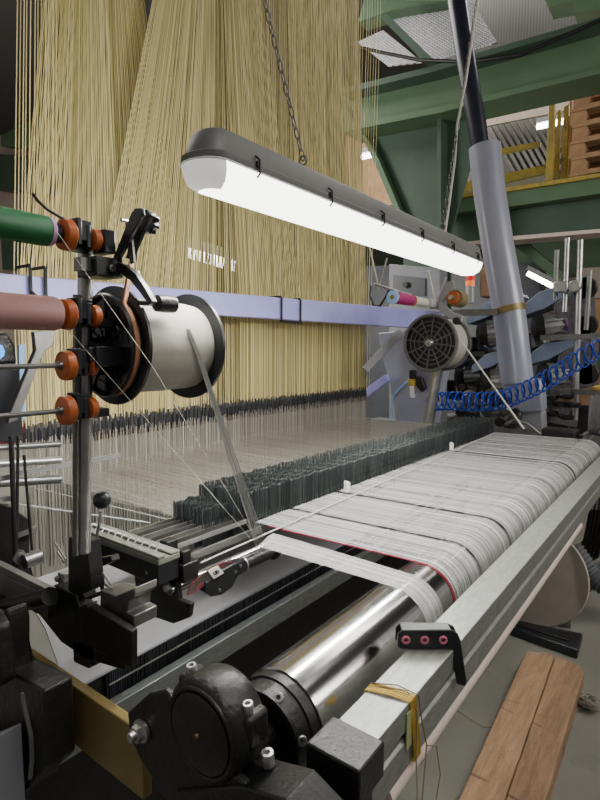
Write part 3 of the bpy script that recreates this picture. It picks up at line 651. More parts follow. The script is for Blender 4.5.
# flat bars at left
b = MB(); p0, p1 = pX(-40,546,.47), pX(52,592,.53); b.bar(p0, p1, .016, .014); b.bar(p0-V((0,0,.03)), p1-V((0,0,.03)), .02, .046); b.build('slide_bar', 'dsteel', bevel=.001, label='flat dark bar with a bright top edge at the left edge of the frame', cat='bar')
# left machine end frame
lm = thing('loom_end_frame', 'dark left end frame of the loom with upright rods and a hex bolt', 'machine frame', (.8,1.5,.6))
b = MB()
b.pxY([(-40,500),(10,505),(30,520),(30,560),(40,600),(-40,620)], 1.35, .05); b.build('frame_plate', 'iron', lm, bevel=.004)
for (u0,v0,u1,v1,w_) in ((11,436,16,570,.012), (18,436,17,540,.007), (24,455,32,550,.007)):
    MB().cyl(pY(u0,v0,1.32), pY(u1,v1,1.32), w_/2, n=12).build('upright_rod', 'iron', lm)
for (u0,v0,u1,v1) in ((-10,482,15,475), (15,474,120,455), (16,536,36,529), (-10,500,14,498)):
    MB().bar(pY(u0,v0,1.34), pY(u1,v1,1.34), .006, .012).build('cross_strip', 'steel', lm)
c = pY(17,556,1.33); b = MB(); hexbolt(b, c, (0,-1,0), .018, .016); b.build('hex_bolt', 'dsteel', lm)
MB().cyl(pY(24,562,1.3), pY(40,556,1.3), .018, n=20).build('shaft_end', 'dsteel', lm)
for i, (v, r_) in enumerate(((446,.010),(462,.012),(481,.014))):
    MB().cyl(pY(-20,v+3,1.7), pY(60,v-2,1.7), r_, n=18).build('roller', 'steel' if i % 2 else 'dsteel', lm)
# control box
cbx = thing('control_box', 'black control box with a small glowing blue light at the left edge', 'control box', pY(5,438,1.55))
b = MB(); b.pxY([(-30,366),(20,366),(23,437),(14,442),(-30,440)], 1.55, .08); b.build('case', 'blackp', cbx, bevel=.003)
b = MB(); b.pxY([(-30,335),(8,332),(16,345),(18,364),(-30,366)], 1.56, .06); b.build('top_casting', 'cast', cbx, bevel=.01)
b = MB(); b.pxY([(-2,345),(2,345),(5,351),(4,356),(0,359),(-2,359)], 1.545, .004); b.build('blue_light', 'cobalt', cbx, label='glowing blue light')
b = MB(); b.pxY([(19,345),(25,344),(25,420),(20,420)], 1.9, .01); b.build('blue_strip', 'lblue', label='narrow blue strip behind the black control box', cat='strip')
b = MB(); b.pxY([(-10,425),(29,418),(33,446),(-10,452)], 2.6, .03); b.build('pink_panel', 'pinkm', label='dull pink panel seen low behind the cords at far left', cat='panel')

# ================================================================== HANGING FLUORESCENT LAMP
LY, LZ = .75, 1.835; lx0, lx1 = .672, 2.13
lp = thing('fluorescent_lamp', 'long grey damp-proof fluorescent lamp hanging lit above the loom', 'lamp', ((lx0+lx1)/2,LY,LZ))
def stadium(x0, x1, hw, z, n=10):
    pts = []
    r = hw
    for k in range(n+1): a = math.radians(90+180*k/n); pts.append(V((x0+r*.75+math.cos(a)*r*.75, LY+math.sin(a)*r, z)))
    for k in range(n+1): a = math.radians(-90+180*k/n); pts.append(V((x1-r*.75+math.cos(a)*r*.75, LY+math.sin(a)*r, z)))
    return pts
def loft(rings, name, m_, parent, **k):
    b = MB(); n = len(rings[0]); vs = [p for r in rings for p in r]; fs = []
    for j in range(len(rings)-1):
        for i in range(n): i2 = (i+1) % n; fs.append((j*n+i, j*n+i2, (j+1)*n+i2, (j+1)*n+i))
    fs.append(tuple(range(n))); fs.append(tuple(range((len(rings)-1)*n, len(rings)*n))); b.add(vs, fs); return b.build(name, m_, parent, **k)
loft([stadium(lx0,lx1,.052,LZ-.004), stadium(lx0,lx1,.054,LZ), stadium(lx0,lx1,.054,LZ+.010), stadium(lx0+.006,lx1-.006,.049,LZ+.014), stadium(lx0+.02,lx1-.02,.043,LZ+.050), stadium(lx0+.028,lx1-.028,.036,LZ+.057)], 'housing', 'lamph', lp)
def diff(x0, x1, name, m_):
    return loft([stadium(x0,x1,.051,LZ-.004), stadium(x0+.003,x1-.003,.050,LZ-.018), stadium(x0+.012,x1-.012,.043,LZ-.036), stadium(x0+.03,x1-.03,.026,LZ-.047)], name, m_, lp)
diff(lx0+.002, lx1-.002, 'diffuser', 'diff')
for xe_, s_ in ((lx0-.0008, 1), (lx1+.0008, -1)):
    b = MB(); n = 12; rings = []
    for hw, dz, ins in ((.0518,-.004,.001),(.0508,-.018,.004),(.0438,-.0365,.0125),(.0268,-.0478,.0305)):
        rings.append([V((xe_+s_*(ins+hw*.75-math.cos(math.radians(a))*hw*.75 + .0), LY+math.sin(math.radians(a))*hw, LZ+dz)) for a in range(-90, 91, 15)])
    m2 = len(rings[0]); b.add([p for r in rings for p in r], [(j*m2+i, j*m2+i+1, (j+1)*m2+i+1, (j+1)*m2+i) for j in range(3) for i in range(m2-1)]); b.build('diffuser_end', 'diffend', lp, label='dim clear end of the diffuser')
b = MB(); b.tube(stadium(lx0+.0005,lx1-.0005,.0535,LZ-.003), .0018, 6, True); b.build('rim', 'whitep', lp)
for i in range(6):
    xx = lerp(lx0+.12, lx1-.1, i/5)
    for sd in (-1, 1):
        yy = LY+sd*.055; b = MB(); b.tube([V((xx,yy-sd*.006,LZ+.026)), V((xx,yy+sd*.004,LZ+.018)), V((xx,yy+sd*.005,LZ-.008)), V((xx,yy-sd*.002,LZ-.014))], .0022, 6)
        b.box((xx,yy+sd*.001,LZ+.010), (.010,.006,.010)); b.build('clip', 'iron', lp)
area('lamp_glow', ((lx0+lx1)/2, LY, LZ-.055), ((lx0+lx1)/2, LY, 0), 1.5, .06, 27, (1,.98,.92))
area('lamp_glow_back', ((lx0+lx1)/2, LY+.06, LZ-.03), ((lx0+lx1)/2, LY+2, LZ-.35), 1.5, .04, 14, (1,.98,.92))
def chain(A, B, label, m_='dsteel', pitch=.021, r=.0016):
    A, B = V(A), V(B); d = (B-A).normalized(); L_ = (B-A).length; n = int(L_/pitch); sd = d.cross(ey if abs(d.y) < .8 else ex).normalized(); up_ = sd.cross(d)
    b = MB()
    for i in range(n):
        c = A+d*(i+.5)*L_/n; u_ = sd if i % 2 else up_
        b.tube([c+d*math.cos(t*math.pi/5)*pitch*.66+u_*math.sin(t*math.pi/5)*pitch*.26 for t in range(10)], r, 5, True)
    return b.build('chain', m_, label=label, cat='chain')
h1, h2 = pY(303,176,LY), pY(442,240,LY)
for h_ in (h1, h2):
    b = MB(); zt_ = LZ+.057; b.tube([V((h_.x,LY-.012,zt_-.001)), V((h_.x,LY,zt_+.022)), V((h_.x,LY+.012,zt_-.001))], .0025, 6); b.torus((h_.x,LY,zt_+.03), ex, .010, .0022, 16, 6); b.build('hanging_hook', 'dsteel', lp)
t1 = pY(268,30,LY)
chain((h1.x,LY,LZ+.088), pY(240,-100,.75), 'thin steel chain holding the lamp near its middle')
chain((h2.x,LY,LZ+.088), pY(486,-60,.70), 'steel chain holding the far end of the lamp')
MB().tube([V((h2.x+.02,LY,LZ+.052)), pY(449,205,.76), pY(455,160,.75), pY(457,125,.73), pY(466,80,.71), pY(478,0,.70), pY(484,-60,.69)], .0042, 8).build('lamp_cable', 'rope', label='pale grey lamp cable hanging beside the far chain', cat='cable')

# ================================================================== FAR REEL STAND (right end of loom)
FX = 3.56; c = pX(430,343,FX); FR = FX*.1075/1.9
fr = thing('grey_flanged_reel', 'grey reel with spoked face wound with white yarn at the far end of the loom', 'reel', (FX+.15,c.y,c.z-FR))
b = MB(); b.torus((FX,c.y,c.z), ex, FR-.010, .012, 56, 8)
b.lathe((FX+.0,c.y,c.z), (FX+.012,c.y,c.z), [(0,FR-.012),(0,FR),(1,FR),(1,FR-.012)], 56, False)
for R_ in (.05,.085,.12,.15): b.torus((FX+.006,c.y,c.z), ex, R_, .004, 48, 6)
for i in range(12):
    a = i*math.pi/6+.12; d_ = V((0,math.cos(a),math.sin(a))); b.bar(V((FX+.006,c.y,c.z))+d_*.02, V((FX+.006,c.y,c.z))+d_*(FR-.012), .008, .010, ex)
b.build('front_flange', 'reelgrey', fr)
b = MB(); b.lathe((FX+.02,c.y,c.z), (FX+.024,c.y,c.z), [(0,FR-.006),(1,FR-.006)], 56); b.build('flange_back', 'iron', fr)
b = MB(); b.lathe((FX+.024,c.y,c.z), (FX+.24,c.y,c.z), [(0,FR*.90),(1,FR*.90)], 56); b.build('yarn_winding', 'reelyarn', fr)
b = MB(); b.lathe((FX+.24,c.y,c.z), (FX+.26,c.y,c.z), [(0,FR),(1,FR)], 56); b.build('rear_flange', 'reelgrey', fr)
b = MB(); b.lathe((FX-.03,c.y,c.z), (FX+.01,c.y,c.z), [(0,.022),(.4,.034),(1,.036)], 24); b.lathe((FX-.07,c.y,c.z), (FX-.03,c.y,c.z), [(0,.010),(1,.012)], 16); b.build('hub_nut', 'steel', fr)
reelc = c
fs_ = thing('far_spool_stand', 'silver pole behind the drop wires with silver brackets carrying the small far spools', 'stand', pX(427,425,3.62))
b = MB(); b.cyl(pX(426,432,3.80), pX(438,366,3.80), .036, n=28); b.build('post', 'steel', fs_)
b = MB(); b.pxX([(437,306),(440,306),(454,285),(453,281),(449,281),(446,284),(434,303)], 3.45, .02); b.build('slotted_lever', 'lgrey', fs_, bevel=.003)
b = MB(); b.pxX([(438,300),(443,304),(452,312),(462,316),(461,322),(452,320),(440,312)], 3.40, .03); b.build('arm', 'lgrey', fs_, bevel=.003)
b = MB(); cc = pX(456,321,3.39); b.cyl(cc, cc+ex*.05, .024, n=20); b.build('eye', 'iron', fs_)
SY, SZ = pX(432,306,3.4).y, pX(432,304,3.4).z
fx = lambda u, v: pY(u, v, SY).x
b = MB(); b.cyl(pX(374,284,2.9), (fx(443,305),SY,SZ), .008, n=10); b.build('spindle', 'steel', fs_)
def fspool(u0, u1, r, m_, lab, extra=None):
    t = thing('small_spool', lab, 'spool', ((fx(u0,303)+fx(u1,303))/2,SY,SZ-r))
    x0_, x1_2 = fx(u0,303), fx(u1,303)
    MB().lathe((x0_,SY,SZ), (x1_2,SY,SZ), [(0,r*.5),(.02,r*.96),(.5,r),(.97,r*.94),(1,r*.4)], 32).build('yarn', m_, t)
    if extra: MB().lathe((x0_-.012,SY,SZ), (x0_,SY,SZ), [(0,r*.9),(.3,r*1.12),(1,r*1.12)], 32).build('end_disc', extra, t)
    return t
sp_ = fspool(393, 411, .035, 'magenta', 'small magenta spool with light blue end disc above the far reel', 'lblue')
b = MB(); b.lathe((fx(394,303)-.03,SY,SZ), (fx(394,303)-.012,SY,SZ), [(0,.012),(1,.018)], 16); b.build('core', 'brass', sp_)
fspool(412.5, 426, .029, 'rope', 'small cream spool next to the magenta one', 'orange')
fspool(427.5, 439, .032, 'white', 'small white spool closest to the slotted lever')
t = thing('small_spool', 'small brown spool with orange disc right of the slotted lever', 'spool', pX(455,300,3.5))
c = pX(454,298,3.45); MB().lathe(c, c+ex*.12, [(0,.03),(.02,.055),(1,.055)], 28).build('yarn', 'twine', t); MB().lathe(c-ex*.03, c, [(0,.03),(.2,.042),(1,.042)], 28).build('tension_disc', 'orange', t); MB().cyl(c-ex*.07, c-ex*.03, .014, n=14).build('nut', 'steel', t)
MB().tube([pX(459,338,3.5), pZ(524,429,1.02)], .0055, 6).build('slanting_thread', 'rope', label='thick white thread slanting from the far reel down to the roller end', cat='thread')

# machine end: grey body plate, valve, blue tube, cabinet
b = MB(); b.pxX([(378,333),(410,330),(445,332),(444,372),(438,400),(434,424),(396,423),(393,405),(389,382),(383,360)], 4.0, .12); b.build('end_housing', 'duct', bevel=.008, label='light blue-grey cast end housing of the loom behind the far reel', cat='housing')
hz_ = pX(410,422,4.0); MB().span((3.98,hz_.y-.2,0), (4.12,hz_.y+.35,hz_.z-.002)).build('end_pedestal', 'mgrey', label='grey pedestal under the light blue-grey end housing', cat='pedestal')
b = MB(); b.pxX([(366,388),(386,374),(388,381),(367,397)], 3.9, .05); b.build('lilac_bar', 'blue', bevel=.004, label='short lilac bar end left of the light grey end housing', cat='bar')
va = thing('air_valve', 'small amber and black air valve with white body on the end housing', 'valve', pX(412,392,3.95))
for uv, m_, nm in (([(409,370),(414,370),(414,379),(409,379)],'iron','cap'), ([(408,379),(415,379),(415,386),(408,386)],'ochre','bowl'), ([(409,386),(414,386),(413,398),(410,398)],'whitep','filter'), ([(416,376),(421,378),(425,388),(421,392),(416,386)],'iron','regulator')):
    b = MB(); b.pxX(uv, 3.93, .05); b.build(nm, m_, va, bevel=.006)
MB().tube([pX(u,v,3.88) for u,v in ((392,420),(391,405),(394,395),(400,388),(408,381))], .008, 8).build('blue_tube', 'lblue', label='short bright blue air tube curving up to the valve', cat='tube')
cb2 = thing('far_cabinet', 'pale grey cabinet with dark panel behind the far spools', 'cabinet', pX(412,330,5.2))
b = MB(); b.pxX([(389,264),(440,268),(440,500),(389,500)], 5.2, .2); b.build('case', 'mgrey', cb2, bevel=.006)
b = MB(); b.pxX([(393,275),(425,278),(425,296),(393,294)], 5.18, .02); b.build('dark_panel', 'dpanel', cb2)
b = MB(); c = pX(406,285,5.17); b.cyl(c, c-ex*.03, .03, n=14); b.build('button', 'iron', cb2)
for A_, B_, C_ in (((369,245),(379,289),(387,258)), ((428,270),(436,303),(446,277))):
    b = MB(); b.tube([pX(*A_,3.3), pX(*B_,3.3), pX(*C_,3.3)], .007, 6); b.build('hanging_cord', 'rope', label='white V-shaped cord %s' % ('hanging at the right edge of the yellow cords' if A_[0] < 400 else 'hanging above the slotted silver lever'), cat='cord')
MB().tube([pX(u,v,3.5) for u,v in ((371,286),(370,296),(374,306),(380,306),(385,298),(390,288))], .008, 6).build('dark_cable', 'iron', label='dark cable loop hanging right of the yellow cords', cat='cable')
# beacon
bc = thing('signal_beacon', 'stacked signal beacon with red and orange segments beyond the lamp', 'beacon', pX(470,303,4.6))
for u0,u1,v0,v1,m_,nm in ((465,476,249,254,'whitep','cap'),(465,476,254,281,'redlamp','red_lens'),(464.5,475.5,281,286,'orlamp','orange_lens'),(465,475,286,303,'clear','base')):
    a_, b_ = pX((u0+u1)/2, v0, 4.6), pX((u0+u1)/2, v1, 4.6); r_ = (pX(u0,v0,4.6)-pX(u1,v0,4.6)).length/2*.8; MB().cyl(a_, b_, r_, n=24).build(nm, m_, bc)

# ================================================================== DUCT AND HOSE
dc = thing('duct_pipe', 'wide blue-grey plastic pipe leaning upright at the far end of the loom', 'pipe', pX(524,420,4.4))
pts = [pX(u,v,4.4) for u,v in ((484.5,147),(490,196),(498,248),(509,311),(517.5,383))]
b = MB(); b.tube(pts, .121, 40); b.build('sleeve', 'duct', dc)
b = MB(); b.pxX([(501,383),(512,381),(531,378),(541,380),(543,412),(524,414),(507,410)], 4.32, .16); b.build('foot_boot', 'duct', dc, bevel=.02)
b = MB(); b.pxX([(519,410),(543,410),(544,430),(530,436),(520,428)], 4.34, .12); b.build('clear_boot', 'mgrey', dc, bevel=.02)
b = MB(); b.tube([pX(u,v,4.4)+V((0,0,0)) for u,v in ((508.2,307),(509.4,313))], .127, 40); b.build('strap', 'brass', dc, label='tan clamp strap')
b = MB(); b.bar(pX(452,313,4.27), pX(498,312,4.27), .02, .05); b.build('strap_arm', 'dsteel', dc)
for u,v in ((503,396),(516,411)):
    c = pX(u,v,4.30); b = MB(); b.lathe(c, c-ex*.04, [(0,.026),(1,.022)], 18); b.build('bolt', 'iron', dc)
hp = [(455,-30),(457,0),(463,40),(470,85),(478,130),(482,160)]
MB().tube([pX(u,v,4.4) for u,v in hp], .072, 28).build('black_hose', 'hose', label='thick shiny dark hose entering the top of the blue-grey pipe', cat='hose')
# coiled blue air hose
cen = [pX(u,v,3.9) for u,v in ((432,402),(450,401),(475,402),(500,400),(525,391),(550,378),(575,362),(605,345),(640,320))]
def spl(P_, t):
    n = len(P_)-1; i = min(int(t*n), n-1); f_ = t*n-i; p0 = P_[max(i-1,0)]; p1 = P_[i]; p2 = P_[i+1]; p3 = P_[min(i+2,n)]
    return ((p1*2)+(p2-p0)*f_+(p0*2-p1*5+p2*4-p3)*f_**2+(p1*3-p0-p2*3+p3)*f_**3)*.5
N_ = 30; pts = []
for i in range(N_*14):
    t = i/(N_*14-1); a = t*N_*2*math.pi; c = spl(cen, t); pts.append(c+V((math.cos(a)*.085,-math.cos(a)*.02,math.sin(a)*.068)))
MB().tube(pts, .0065, 6).build('coiled_air_hose', 'bluehose', label='coiled dark blue air hose strung across in front of the pipe', cat='hose')

# ================================================================== SECOND MACHINE BEHIND
def module(u, v, X, s_, lab):
    """cover + finned motor + casting; (u,v) = px of motor nose"""
    c = pX(u, v, X); t = thing('drive_unit', lab, 'machine unit', c-V((0,0,.2)), group='drive units of the machine behind')
    k = X/537*s_*1.42
    f_ = lambda dx, dy: c+V((0, -dx*k*.95, -dy*k))
    b = MB(); b.prism([f_(-8,-14), f_(4,-24), f_(34,-32), f_(36,-29), f_(8,-13), f_(-8,-8)], (.32,0,0)); b.build('cover', 'bluecov', t, bevel=.006)
    b = MB(); b.prism([f_(14,-16), f_(35,-29), f_(38,4), f_(24,8), f_(12,10)], (.25,0,0)); b.build('side_casting', 'purpm', t, bevel=.01)
    d_ = V((.35,-.9,.12)).normalized()
    b = MB(); b.lathe(c, c+d_*.10, [(0,.03),(.25,.11),(1,.12)], 28); b.build('motor_nose', 'iron', t)
    b = MB(); m0 = c+d_*.10; b.lathe(m0, m0+d_*.16, [(0,.10),(1,.10)], 24)
    uu = d_.cross(ez).normalized(); ww = uu.cross(d_)
    for i in range(14):
        a = i*math.pi/7; o_ = (uu*math.cos(a)+ww*math.sin(a))*.107; b.bar(m0+o_, m0+o_+d_*.16, .012, .03, o_)
    b.build('finned_body', 'steel', t)
    b = MB(); b.torus(m0+d_*.18, d_, .105, .018, 28, 8); b.build('end_ring', 'purple', t)
    b = MB(); b.box(c+V((.1,.10,-.10)), (.14,.14,.14)); b.cyl(c+V((.0,.2,-.06)), c+V((.2,.12,-.12)), .05, n=18); b.box(c+V((.12,.02,-.2)), (.1,.22,.08)); b.build('gearbox', 'cast', t, bevel=.015)
    return t
module(531,329,5.2,1, 'finned motor unit under blue-grey cover, upper one right of the pipe')
module(536,378,5.2,.95, 'finned motor unit under blue-grey cover, lower one right of the pipe')
module(476,334,5.4,.85, 'finned motor unit under blue-grey cover, upper one left of the pipe')
module(480,383,5.4,.85, 'finned motor unit under blue-grey cover, lower one left of the pipe')
module(454,378,5.6,.7, 'small motor unit between the far reel and the pipe, lowest left one')
sf = thing('second_loom_frame', 'grey frame with steel posts and rails of the machine behind', 'machine frame', pX(565,440,5.2))
for (u0,v0,u1,v1,r_) in ((567.5,238,564.5,312,.022), (580.5,240,575,420,.024), (557,250,555,300,.020), (590,270,586,330,.02)):
    a_, b_ = pX(u0,v0,5.0), pX(u1,v1,5.0); MB().cyl(a_, b_, r_, n=16).build('post', 'steel' if r_ > .02 else 'galv', sf)
for (u0,v0,u1,v1) in ((541,338,606,336), (536,390,606,393)):
    MB().bar(pX(u0,v0,4.9), pX(u1,v1,4.9), .05, .045).build('rail', 'dsteel', sf)
for (u,v,r_) in ((584,288,.10),(586,325,.09),(586,374,.10),(583,420,.13)):
    c = pX(u,v,5.2); MB().lathe(c, c+ex*.04, [(0,r_*.2),(0,r_*.9),(.3,r_),(1,r_)], 32).build('black_wheel', 'iron', sf)
b = MB(); c = pX(561,287,4.95); b.box(c, (.06,.11,.09)); b.cyl(c+V((-.02,-.1,0)), c+V((.05,-.1,0)), .05, n=20); b.build('slide_block', 'steel', sf, bevel=.008)
for (u,v) in ((551,397),(566,396),(560,404),(573,405),(551,413),(566,417),(551,424),(561,426)):
    c = pX(u,v,4.7); b = MB(); b.lathe(c-ez*.018, c+ez*.018, [(0,.05),(.2,.058),(.8,.058),(1,.05)], 20); b.build('rubber_pad', 'iron', sf)
for u in (553,567): MB().bar(pX(u,388,4.72), pX(u-1,440,4.72), .04, .04, ey).build('upright', 'dsteel', sf)
MB().bar(pX(545,418,4.68), pX(577,424,4.68), .05, .05).build('cross_block', 'dsteel', sf)
b = MB(); b.pxX([(590,397),(640,395),(640,470),(588,440),(588,420)], 4.5, .1); b.build('panel', 'mgrey', sf)
MB().bar(pX(598,395,4.3), pX(592,440,4.3), .05, .05, ey).build('strut', 'dsteel', sf)
for i, (u,v,r_) in enumerate(((462,412,.05),(475,418,.04),(488,412,.05),(500,422,.04),(512,428,.05),(470,400,.06),(492,398,.05),(505,412,.035))):
    c = pX(u,v,4.2+.1*(i%3)); b = MB(); b.cyl(c, c+V((.12,.05,.02)), r_, n=16); b.box(c+V((.05,-.07,-.02)), (.09,.09,.05)); b.build('fitting', 'dsteel' if i % 3 else 'iron', sf, bevel=.008)
MB().bar(pX(455,418,4.25), pX(545,436,4.25), .06, .05).build('lower_rail', 'dsteel', sf)
for (uv, X, m_, nm, lab, ct) in (
  ([(600,350),(575,358),(577,378),(606,375)], 5.6, 'green', 'green_box', 'small green box on the machine behind, right edge', 'box'),
  ([(589,300),(620,298),(620,335),(589,337)], 6.2, 'palletw', 'wooden_crate', 'brown wooden crate at the right edge behind the steel posts', 'crate'),
  ([(592,386),(604,387),(604,392),(592,391)], 4.6, 'yellow', 'yellow_block', 'small yellow block on the rail at the right edge', 'block'),
  ([(479,268),(488,268),(489,296),(480,297)], 5.6, 'wood', 'copper_spool', 'brown upright spool right of the signal beacon', 'spool')):
    b = MB(); b.pxX(uv, X, .2); b.build(nm, m_, bevel=.01, label=lab, cat=ct)
for i in range(34):
    if i % 2: u, v, X_c = random.uniform(457,500), random.uniform(315,418), random.uniform(5.7,6.2)
    else: u, v, X_c = random.uniform(534,576), random.uniform(335,425), random.uniform(5.7,6.2)
    c = pX(u,v,X_c); b = MB(); r_ = random.uniform(.03,.085)
    if i % 3: b.cyl(c, c+V((random.uniform(.0,.2),random.uniform(-.25,.25),random.uniform(-.15,.15))), r_, n=14); b.lathe(c, c+V((-.04,.02,0)), [(0,r_*1.3),(1,r_*1.1)], 14)
    else: b.box(c, (.12,r_*3,r_*2.2), Matrix.Rotation(random.uniform(-.6,.6),3,'X')); b.cyl(c+V((-.06,0,0)), c+V((-.12,0,0)), r_*.6, n=12)
    b.build('machine_fitting', random.choice(('purpm','dsteel','iron','steel','purpm','bluecov','mgrey')), sf, bevel=.008)
# shiny end of roller: pulley and hose clutter
er = thing('roller_end_drive', 'dark metal drive housing at the far end of the steel roller', 'housing', (3.75,.5,.8))
MB().lathe((3.68,RY,RZ), (3.86,RY,RZ), [(0,.085),(.1,.10),(.9,.10),(1,.08)], 36).build('drum_case', 'iron', er)
MB().lathe((3.86,RY,RZ), (3.92,RY,RZ), [(0,.05),(1,.05)], 28).build('shaft', 'steel', er)
b = MB(); b.span((3.66,.60,.86), (3.8,.80,1.0)); b.build('gear_block', 'cast', er, bevel=.01)
er2 = MB(); er2.tube([pX(u,v,3.75) for u,v in ((505,425),(515,420),(528,424),(538,432),(548,438))], .012, 8); er2.build('grey_cable', 'dsteel', label='grey cable curving beside the far roller end', cat='cable')

# ================================================================== BUILDING STEELWORK
def beam(name, uvs, X, d, m_, lab, **k):
    b = MB(); b.pxX(uvs, X, d); return b.build(name, m_, label=lab, cat='beam', **k)
bm_ = thing('roof_beam', 'big green steel roof beam crossing the upper right', 'beam', pX(500,90,5.4))
MB().pxX([(342,94),(432,72),(700,-6),(700,46),(436,109),(342,125)], 5.5, .03).build('web', 'green', bm_)
MB().pxX([(342,125),(438,107),(700,44),(700,49),(438,113),(342,132)], 5.3, .42).build('bottom_flange', 'green', bm_)
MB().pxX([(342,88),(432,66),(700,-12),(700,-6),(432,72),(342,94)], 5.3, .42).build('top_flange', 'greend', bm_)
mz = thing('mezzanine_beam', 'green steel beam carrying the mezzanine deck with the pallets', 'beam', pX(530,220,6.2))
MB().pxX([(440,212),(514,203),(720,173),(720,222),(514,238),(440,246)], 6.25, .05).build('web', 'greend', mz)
MB().pxX([(440,201),(514,191),(720,160),(720,176),(514,206),(440,214)], 6.05, .15).build('deck_edge', 'green', mz)
MB().pxX([(440,245),(514,236),(720,219),(720,222),(514,240),(440,248)], 6.05, .3).build('bottom_flange', 'pink', mz)
MB().pxX([(440,196),(504,188),(720,154),(720,158),(504,192),(440,200)], 6.0, .06).build('yellow_kerb', 'yellow', mz, label='worn yellow kerb strip')
zk = pX(560,180,6.1).z
b = MB(); b.span((6.1,-3,zk-.08), (10,6.,zk-.04)); b.build('deck', 'greend', mz)
cl_ = thing('green_column', 'dark green steel column with wide haunched head behind the yellow cords', 'column', pX(425,400,5.0))
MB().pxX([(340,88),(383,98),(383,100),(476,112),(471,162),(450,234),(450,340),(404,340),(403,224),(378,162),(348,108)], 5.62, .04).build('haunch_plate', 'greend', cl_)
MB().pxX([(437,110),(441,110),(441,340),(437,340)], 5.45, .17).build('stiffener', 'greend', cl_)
MB().pxX([(345,103),(349,106),(379,160),(405,222),(401,226),(375,164)], 5.5, .2).build('haunch_flange', 'green', cl_)
for (uv, X, m_, lab) in (
  ([(513,232),(518,236),(562,272),(560,285),(512,243)], 6.4, 'green', 'short green beam running away beneath the mezzanine'),
  ([(514,243),(700,225),(700,262),(556,277),(514,262)], 9.0, 'green', 'far green beam beneath the mezzanine at the right'),
  ([(384,0),(364,0),(358,22),(392,10),(450,0)], 6.4, 'green', 'green roof beam at the top beside the yellow cords'),
  ([(381,18),(386,13),(432,58),(424,62)], 5.9, 'greend', 'narrow dark green brace below the ceiling grating'),
  ([(545,0),(600,-14),(700,-30),(700,-8),(574,14),(572,2),(548,7)], 5.9, 'green', 'green roof beam cut off by the top right corner'),
  ([(-30,-10),(56,-10),(56,50),(-30,20)], 6.5, 'green', 'green roof beam behind the cords in the top left corner'),
  ([(-30,102),(20,110),(140,122),(140,160),(20,148),(-30,142)], 6.5, 'green', 'green beam behind the cords at middle left'),
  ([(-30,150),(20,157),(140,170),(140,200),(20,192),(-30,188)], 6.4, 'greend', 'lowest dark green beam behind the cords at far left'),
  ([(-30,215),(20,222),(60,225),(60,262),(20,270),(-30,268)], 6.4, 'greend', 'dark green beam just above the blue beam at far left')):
    beam('steel_beam', uv, X, .25, m_, lab)
# ceiling grating panels
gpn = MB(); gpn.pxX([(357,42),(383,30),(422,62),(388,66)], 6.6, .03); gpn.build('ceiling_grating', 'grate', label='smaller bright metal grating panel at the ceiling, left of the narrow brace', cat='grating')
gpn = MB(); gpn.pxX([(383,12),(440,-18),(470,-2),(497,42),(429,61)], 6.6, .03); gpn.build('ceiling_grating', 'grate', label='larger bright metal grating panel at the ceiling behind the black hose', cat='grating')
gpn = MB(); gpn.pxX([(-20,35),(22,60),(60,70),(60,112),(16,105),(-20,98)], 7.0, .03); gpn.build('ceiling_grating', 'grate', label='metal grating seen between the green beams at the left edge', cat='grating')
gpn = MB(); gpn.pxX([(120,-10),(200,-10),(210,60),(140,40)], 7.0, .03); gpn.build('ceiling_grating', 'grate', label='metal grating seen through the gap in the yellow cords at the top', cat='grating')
b = MB(); b.pxX([(470,-60),(760,-120),(760,60),(440,62)], 7.2, .05); b.build('roof_deck', 'ceil', label='dark corrugated roof sheet above the big green beam', cat='roof sheet')
MB().tube([pX(u,v,5.2) for u,v in ((350,45),(380,52),(420,60),(470,62),(520,55),(560,38),(610,16))], .018, 8).build('overhead_cable', 'iron', label='black cable sagging along the green roof beam', cat='cable')
# railing
rg = thing('yellow_railing', 'worn yellow steel railing on the mezzanine', 'railing', pX(500,185,6.4))
MB().pxX([(440,188),(547,164),(547,173),(440,197)], 6.4, .05).build('lower_rail', 'yellow', rg)
MB().pxX([(440,160),(540,141),(540,146),(440,166)], 6.45, .05).build('upper_rail', 'yellow', rg)
MB().pxX([(549,97),(555,97),(552,180),(545,181)], 6.35, .08).build('post', 'yellow', rg, bevel=.01)
MB().pxX([(558,110),(561,110),(558,178),(553,178)], 6.6, .05).build('post', 'yellow', rg)
MB().pxX([(564,107),(569,104),(566,178),(560,178)], 6.6, .06).build('post', 'yellow', rg)
MB().pxX([(440,197),(547,173),(547,180),(440,204)], 6.6, .03).build('toe_board', 'lgrey', rg)
MB().pxX([(569,100),(572,98),(571,178),(567,178)], 6.7, .1).build('wooden_post', 'palletw', label='brown upright wooden post beside the pallets', cat='post', bevel=.01)
# corrugated wall of the upper hall
cw_ = MB()
for i in range(12):
    x0_ = 488+i*7; cw_.pxX([(x0_-6,118),(x0_-2,118),(x0_+30,176),(x0_+26,176)], 8.6, .12)
cw_.pxX([(440,112),(590,80),(590,180),(440,200)], 8.8, .05); cw_.build('sloping_roof_sheet', 'roofs', label='grey ribbed sloping roof sheet seen beyond the yellow railing', cat='roof sheet')
b = MB(); b.pxX([(486,112),(600,82),(600,104),(486,126)], 8.4, .05); b.build('upper_wall_panel', 'wall', label='pale panel just below the big green beam', cat='panel')
